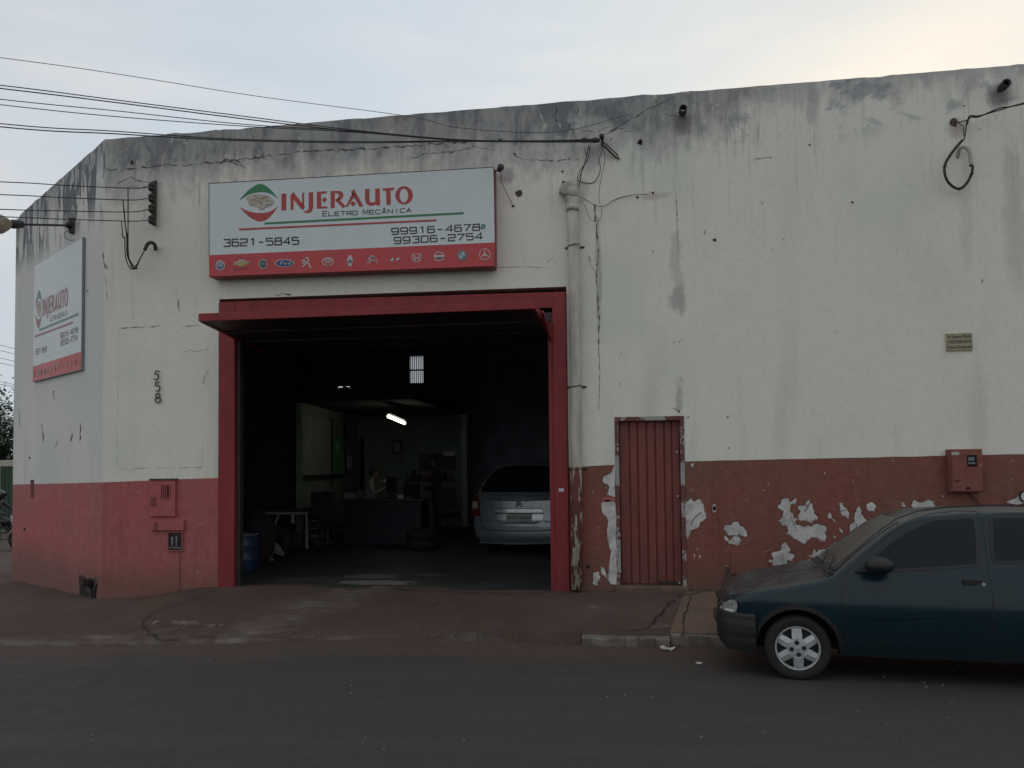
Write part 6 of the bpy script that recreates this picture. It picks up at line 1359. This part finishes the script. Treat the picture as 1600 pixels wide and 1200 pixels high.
# ------------------------------------------------------------------ people
M_skin = plain('skin', (.20, .12, .085), .6, .1); M_hair = plain('dark_hair', (.012, .010, .009), .6, .2)
def figure(name, origin, rotz, J, label, mats, extras=None):
    """one continuous skinned body; J: joint -> (x, y, z, radius), facing -y before rotation"""
    root = thing(name, origin, label, 'person'); root.rotation_euler = (0, 0, rotz)
    names = list(J); E_s = [('pelvis', 'belly'), ('belly', 'chest'), ('chest', 'neck'), ('neck', 'chin'), ('chin', 'crown')]
    for s_ in 'LR': E_s += [('chest', 'sh'+s_), ('sh'+s_, 'el'+s_), ('el'+s_, 'wr'+s_), ('wr'+s_, 'pa'+s_), ('pelvis', 'hi'+s_), ('hi'+s_, 'kn'+s_), ('kn'+s_, 'an'+s_), ('an'+s_, 'to'+s_)]
    for s_ in 'LR':
        w_ = Vector(J['wr'+s_][:3]); p_ = Vector(J['pa'+s_][:3]); d = (p_-w_).normalized(); sd = d.cross(Vector((0, 1, 0)))
        if sd.length < .3: sd = d.cross(Vector((0, 0, 1)))
        sd.normalize(); dn = d.cross(sd)
        for k in range(5):
            a_ = p_+sd*(.012*(k-1.5))+d*(.01) if k < 4 else w_+(p_-w_)*.4+sd*.035
            b_ = a_+d*((.045, .05, .048, .038)[k] if k < 4 else .03)+dn*.012; J[f'f{s_}{k}'] = (*b_, .0075); E_s.append(('pa'+s_, f'f{s_}{k}')) if k < 4 else E_s.append(('wr'+s_, f'f{s_}{k}')); names.append(f'f{s_}{k}')
    me = bpy.data.meshes.new('body'); me.from_pydata([J[k][:3] for k in names], [(names.index(a_), names.index(b_)) for a_, b_ in E_s], [])
    me.materials.append(mats[0]); o = bpy.data.objects.new('body', me); COL.objects.link(o); o.parent = root; ORG[o.name] = Vector(origin)
    md = o.modifiers.new('skin', 'SKIN'); md.use_smooth_shade = True
    for i, k in enumerate(names): sv = me.skin_vertices[0].data[i]; sv.radius = (J[k][3], J[k][3]); sv.use_root = (k == 'pelvis')
    o.modifiers.new('sub', 'SUBSURF').levels = 1; o.modifiers['sub'].render_levels = 1
    ORG[root.name] = Vector((0, 0, 0))
    hc = Vector(J['crown'][:3]).lerp(Vector(J['chin'][:3]), .45)
    MB().ball(hc, (.078, .092, .115), 16).build('head', M_skin, root, True)
    MB().ball(hc+Vector((0, .018, .030)), (.086, .095, .105), 16).build('hair', mats[1], root, True)
    MB().prism([hc+Vector((-.014, -.085, -.02)), hc+Vector((.014, -.085, -.02)), hc+Vector((0, -.088, .02))], (0, -.022, -.006)).build('nose', M_skin, root)
    for s_ in (-1, 1):
        MB().ball(hc+Vector((s_*.03, -.084, .012)), .010, 8).build('eye', M_hole, root, True); MB().ball(hc+Vector((s_*.08, .0, 0)), (.012, .022, .03), 8).build('ear', M_skin, root, True)
    MB().box(hc+Vector((-.022, -.088, -.052)), hc+Vector((.022, -.08, -.046))).build('mouth', M_tail, root)
    if extras: extras(root)
    return root
def limbs(**k): return dict(k)
STAND = dict(pelvis=(0, 0, .95, .14), belly=(0, .0, 1.12, .13), chest=(0, .01, 1.34, .15), neck=(0, 0, 1.50, .06), chin=(0, -.03, 1.57, .065), crown=(0, -.03, 1.72, .075),
 shL=(.19, .01, 1.42, .07), elL=(.25, .03, 1.14, .05), wrL=(.2, -.18, 1.03, .034), paL=(.17, -.26, 1.03, .034), shR=(-.19, .01, 1.42, .07), elR=(-.24, .04, 1.14, .05), wrR=(-.18, -.18, 1.05, .034), paR=(-.14, -.26, 1.05, .034),
 hiL=(.10, 0, .88, .11), knL=(.11, -.02, .49, .07), anL=(.11, .02, .09, .05), toL=(.12, -.14, .04, .04), hiR=(-.10, 0, .88, .11), knR=(-.13, .0, .49, .07), anR=(-.15, .05, .09, .05), toR=(-.16, -.11, .04, .04))
M_clo = plain('dark_overalls', (.022, .026, .026), .9, .2); M_shirt = plain('pale_shirt', (.22, .23, .21), .85, .12)
sx0 = atY(682, 830, 18.6).x
figure('person', (sx0, 18.6, FZ), math.radians(-70), dict(STAND), 'man in dark overalls standing in profile by the office wall', (M_clo, M_hair))
SIT = dict(pelvis=(0, 0, .52, .15), belly=(0, -.01, .70, .14), chest=(0, -.04, .94, .15), neck=(0, -.06, 1.10, .06), chin=(0, -.10, 1.16, .065), crown=(0, -.12, 1.30, .075),
 shL=(.18, -.04, 1.02, .07), elL=(.24, -.12, .80, .05), wrL=(.15, -.34, .92, .034), paL=(.13, -.42, .95, .032), shR=(-.18, -.04, 1.02, .07), elR=(-.24, -.12, .80, .05), wrR=(-.15, -.34, .92, .034), paR=(-.12, -.42, .95, .032),
 hiL=(.10, -.03, .50, .11), knL=(.13, -.44, .50, .075), anL=(.13, -.46, .09, .05), toL=(.13, -.6, .04, .04), hiR=(-.10, -.03, .50, .11), knR=(-.13, -.44, .50, .075), anR=(-.13, -.46, .09, .05), toR=(-.13, -.6, .04, .04))
s2 = atY(577, 800, 17.2).x
def stool(): pass
figure('person', (s2, 17.2, FZ+.18), math.radians(105), dict(SIT), 'man in a pale shirt seated behind the counter reading a paper', (M_shirt, M_hair))
st = thing('stool', (s2, 17.2, FZ), 'round stool under the seated man behind the counter', 'stool')
MB().lathe([(0, .50), (.17, .50), (.18, .53), (.17, .555), (0, .555)], (s2, 17.2, FZ), (0, 0, 1), 18).build('seat', M_dark, st, True)
for k in range(4): t = k*1.571+.7; MB().tube([(s2+.12*math.cos(t), 17.2+.12*math.sin(t), FZ+.5), (s2+.2*math.cos(t), 17.2+.2*math.sin(t), FZ)], .014, 6).build('leg', M_dark, st)
pp = thing('sheet_of_paper', atY(598, 752, 16.95), 'white sheet of paper held up by the seated man', 'paper')
mesh('sheet', [atY(587, 755, 16.95), atY(600, 750.5, 16.8), atY(604, 748, 16.8), atY(604, 753, 16.75), atY(598, 752, 16.8)], [(0, 1, 2, 3, 4)], M_wprint, pp)

# ------------------------------------------------------------------ across the side street, at the left edge
def gz(x, y): return zside(x, y)
FYW = 28.
yw = thing('yard_wall', (-20, FYW, -.6), 'pale capped wall with a dark green panel across the side street', 'wall')
xa, xb = atY(-900, 800, FYW).x, C2.x-3
zc = atY(8, 719, FYW).z; zc2 = atY(8, 729, FYW).z; zb_ = -.8
MB().box((xa, FYW, zb_), (xb, FYW+.2, zc2)).build('wall_face', plain('grey_green_render', (.10, .115, .10), .9, .2, 2), yw)
bevel(MB().box((xa, FYW-.06, zc2), (xb, FYW+.26, zc)).build('coping', plain('cream_coping', (.42, .42, .34), .8, .1), yw), .02)
gx0, gx1 = atY(2, 800, FYW).x, atY(40, 800, FYW).x
for i in range(6):
    a_ = gx0+(gx1-gx0)*i/6; MB().box((a_+.01, FYW-.04, zb_+.1), (a_+(gx1-gx0)/6-.01, FYW-.002, zc2-.03)).build('green_panel', plain('dark_green_sheet', (.025, .06, .035), .7, .15), yw)
MB().box((gx0-.08, FYW-.06, zb_), (gx0, FYW-.002, zc2-.01)).build('post', plain('pale_post', (.2, .2, .19), .8), yw)
fp = sheet('far_pavement', lin(-60, -13.6, 20), [26.4, 26.5, 28.0], lambda x, y: zside(x, y)+(.12 if y > 26.45 else 0), M_kerb)
# tree behind the wall
M_leafg = N('leaf_green'); nn_ = M_leafg.noise(2.5, 4, .6); cc = M_leafg.mix(M_leafg.ss(nn_, .35, .65), (.022, .045, .018), (.05, .085, .035)); M_leafg = M_leafg.fin(cc, .45)
M_leafl = plain('leaf_pale', (.16, .20, .15), .4, .2, 3); M_bark = plain('bark', (.07, .05, .04), .9, .3, 15)
def tree(loc, H, R_, seed, label):
    rnd = random.Random(seed); t = thing('broadleaf_tree', loc, label, 'tree', 'trees behind the far wall'); L = Vector(loc)
    tr = MB(); tr.tube(cr([L, L+Vector((.1, 0, H*.2)), L+Vector((-.1, .1, H*.42)), L+Vector((.05, 0, H*.6))], 4), [.2-.009*i for i in range(13)], 9)
    tips = []
    for k in range(9):
        a_ = k*2.4; s0 = L+Vector((0, 0, H*rnd.uniform(.25, .5))); e1 = s0+Vector((math.cos(a_)*R_*.6, math.sin(a_)*R_*.6, H*rnd.uniform(.1, .3))); tr.tube([s0, s0.lerp(e1, .5)+Vector((0, 0, .15)), e1], [.07, .045, .02], 6); tips.append(e1)
    tr.build('trunk', M_bark, t, True); cen_ = [L+Vector((rnd.gauss(0, R_*.45), rnd.gauss(0, R_*.45), H*.58+rnd.gauss(0, H*.14))) for _ in range(48)]+tips
    V = [[], []]; Fs = [[], []]
    for c in cen_:
        for _ in range(190):
            p = c+Vector((rnd.gauss(0, .42), rnd.gauss(0, .42), rnd.gauss(0, .34))); k = 1 if rnd.random() < .13 else 0; r = rnd.uniform(.06, .12)
            u_ = Vector((rnd.gauss(0, 1), rnd.gauss(0, 1), rnd.gauss(0, .5))).normalized(); w_ = u_.cross(Vector((rnd.gauss(0, .4), rnd.gauss(0, .4), 1))).normalized()
            b0 = len(V[k]); V[k] += [p-u_*r, p+w_*r*.45, p+u_*r, p-w_*r*.45]; Fs[k].append((b0, b0+1, b0+2, b0+3))
    cw_ = mesh('crown', V[0], Fs[0], M_leafg, t); mesh('pale_leaves', V[1], Fs[1], M_leafl, cw_)
p = atY(2, 800, 31); tree((p.x, 31, -.7), 6.2, 2.4, 3, 'leafy tree showing above the far wall at the left edge'); 
p = atY(-170, 800, 32.5); tree((p.x, 32.5, -.7), 6.6, 2.4, 5, 'leafy tree further left behind the far wall')
# far wires seen past the corner
for i, (y0, y1) in enumerate(((539, 543), (548, 551), (560, 562), (568, 569.5), (596, 599), (601, 602))):
    a_, b_ = atY(-500, y0-95-8*i*.3, 30), atY(60, y1+14, 46); m_ = atY(8, (y0+y1)/2, 40)
    wire('far_wire', [a_, atY(-60, y0-9, 38.3), m_, b_], .014, f'{["topmost", "second", "third", "fourth", "fifth", "lowest"][i]} thin wire in the sky left of the building corner', 'far wires past the corner', 'wire', M_dark, 4)
# motorcycle and rider
MY = 20.4; mx = atY(-4, 860, MY).x; mz = zside(mx, MY)+.002
mc = thing('motorcycle', (mx, MY, mz), 'dark motorcycle ridden along the side street at the left edge', 'motorcycle')
for dx in (-.66, .66):
    c = Vector((mx+dx, MY, mz+.30)); w_ = MB().lathe([(.22, -.045), (.27, -.05), (.30, -.03), (.305, 0), (.30, .03), (.27, .05), (.22, .045), (.22, -.045)], c, (0, 1, 0), 26).build('wheel', M_tyre, mc, True)
    MB().lathe([(0, -.03), (.05, -.03), (.05, .03), (0, .03)], c, (0, 1, 0), 12).build('hub', M_hub, w_)
    for k in range(8): t = k*math.pi/4; MB().tube([c, c+Vector((.225*math.cos(t), 0, .225*math.sin(t)))], .006, 5).build('spoke', M_hub, w_)
P = lambda x, z, y=0: Vector((mx+x, MY+y, mz+z))
MB().tube([P(-.66, .30), P(-.25, .42), P(.1, .36), P(.35, .62), P(-.1, .72), P(-.5, .74)], .025, 8).build('frame', M_dark, mc, True)
bevel(MB().box(P(-.12, .28, -.12), P(.22, .55, .12)).build('engine', plain('engine_grey', (.12, .12, .12), .5, .2), mc), .03)
MB().ball(P(.14, .80), (.27, .13, .13), 14).build('fuel_tank', plain('tank_black', (.02, .02, .025), .2), mc, True); bevel(MB().box(P(-.62, .72, -.13), P(-.08, .81, .13)).build('saddle', M_black, mc), .04, 3)
MB().tube([P(.66, .30), P(.50, .70), P(.42, .98)], .03, 8).build('fork', M_hub, mc, True); MB().tube([P(.36, 1.02, -.34), P(.44, 1.0, 0), P(.36, 1.02, .34)], .014, 6).build('handlebar', M_dark, mc, True)
MB().lathe([(0, 0), (.08, .0), (.09, -.06), (.05, -.1)], P(.60, .86), (1, 0, 0), 14).build('headlight', M_lens, mc, True); MB().tube([P(.1, .28, -.14), P(-.4, .26, -.16), P(-.85, .34, -.16)], .04, 8).build('exhaust', M_hub, mc, True)
RID = dict(pelvis=(0, 0, .92, .15), belly=(0, -.05, 1.08, .14), chest=(0, -.13, 1.28, .155), neck=(0, -.17, 1.43, .06), chin=(0, -.20, 1.48, .065), crown=(0, -.21, 1.62, .075),
 shL=(.19, -.12, 1.36, .07), elL=(.27, -.32, 1.18, .05), wrL=(.29, -.52, 1.06, .036), paL=(.28, -.60, 1.04, .034), shR=(-.19, -.12, 1.36, .07), elR=(-.27, -.32, 1.18, .05), wrR=(-.29, -.52, 1.06, .036), paR=(-.28, -.60, 1.04, .034),
 hiL=(.11, -.03, .88, .11), knL=(.20, -.40, .72, .08), anL=(.19, -.18, .36, .05), toL=(.19, -.32, .30, .045), hiR=(-.11, -.03, .88, .11), knR=(-.20, -.40, .72, .08), anR=(-.19, -.18, .36, .05), toR=(-.19, -.32, .30, .045))
def helm(root):
    hc = Vector(RID['crown'][:3]).lerp(Vector(RID['chin'][:3]), .45)
    h_ = MB().ball(hc+Vector((0, .0, .01)), (.135, .155, .15), 20).build('helmet', plain('helmet_black', (.02, .02, .022), .15, .1, spec=.8), root, True)
    MB().prism([hc+Vector((x, -.15, z)) for x, z in ((-.09, -.02), (.09, -.02), (.09, .06), (-.09, .06))], (0, -.012, 0)).build('visor', M_glassd, h_)
figure('person', (mx-.15, MY, mz), math.radians(90), dict(RID), 'rider in a dark jacket and black helmet on the motorcycle', (plain('dark_jacket', (.045, .045, .055), .8), M_hair), helm)

# a little more workshop clutter round the counter
CG = 'cans on the office shelf'
for i in range(9):
    px = 637+i*8; p = atY(px, 749, 20.2); h = (.16, .22, .12, .2, .14, .24, .13, .18, .15)[i]
    o = MB().lathe([(0, 0), (.055, 0), (.055, h), (.03, h+.015), (0, h+.015)], (p.x, 20.31, p.z+.005), (0, 0, 1), 10).build('oil_can', (M_grey, M_dark, M_blue, M_board, M_pinkred)[i % 5], None, True, origin=(p.x, 20.31, p.z+.005))
    meta(o, f"{['grey', 'black', 'blue', 'pale', 'red'][i % 5]} can, {['leftmost', 'second', 'third', 'fourth', 'fifth', 'sixth', 'seventh', 'eighth', 'rightmost'][i]} in the row on the office shelf", 'can', CG)
tt = thing('tool_trolley', (qx(497, 15.2), 15.1, FZ), 'dark tool trolley with bright handles left of the counter', 'trolley')
X = qx(497, 15.2); bevel(MB().box((X-.24, 15.0, FZ+.14), (X+.24, 15.35, FZ+.78)).build('cabinet', M_hole, tt), .015)
for k in range(4): bevel(MB().box((X-.22, 14.985, FZ+.17+.15*k), (X+.22, 14.999, FZ+.30+.15*k)).build('drawer', M_dark, tt), .004); MB().tube([(X-.08, 14.965, FZ+.24+.15*k), (X+.08, 14.965, FZ+.24+.15*k)], .008, 6).build('handle', M_hub, tt, True)
for a_ in (-.19, .19):
    for b_ in (15.04, 15.31): MB().lathe([(0, -.02), (.05, -.02), (.05, .02), (0, .02)], (X+a_, b_, FZ+.055), (1, 0, 0), 12).build('castor', M_tyre, tt, True)
for k in range(2):
    o = thing('stacked_tyre', (qx(659, 15.), 15.0, FZ+.19*k), ('lower', 'upper')[k]+' of two bald tyres stacked right of the counter', 'tyre', 'stacked tyres')
    MB().lathe([(.17, .0), (.26, .0), (.30, .04), (.30, .15), (.26, .19), (.17, .19), (.155, .1), (.17, 0)], (qx(659, 15.), 15.0, FZ+.19*k+.003), (0, 0, 1), 26).build('tread', M_tyre, o, True)
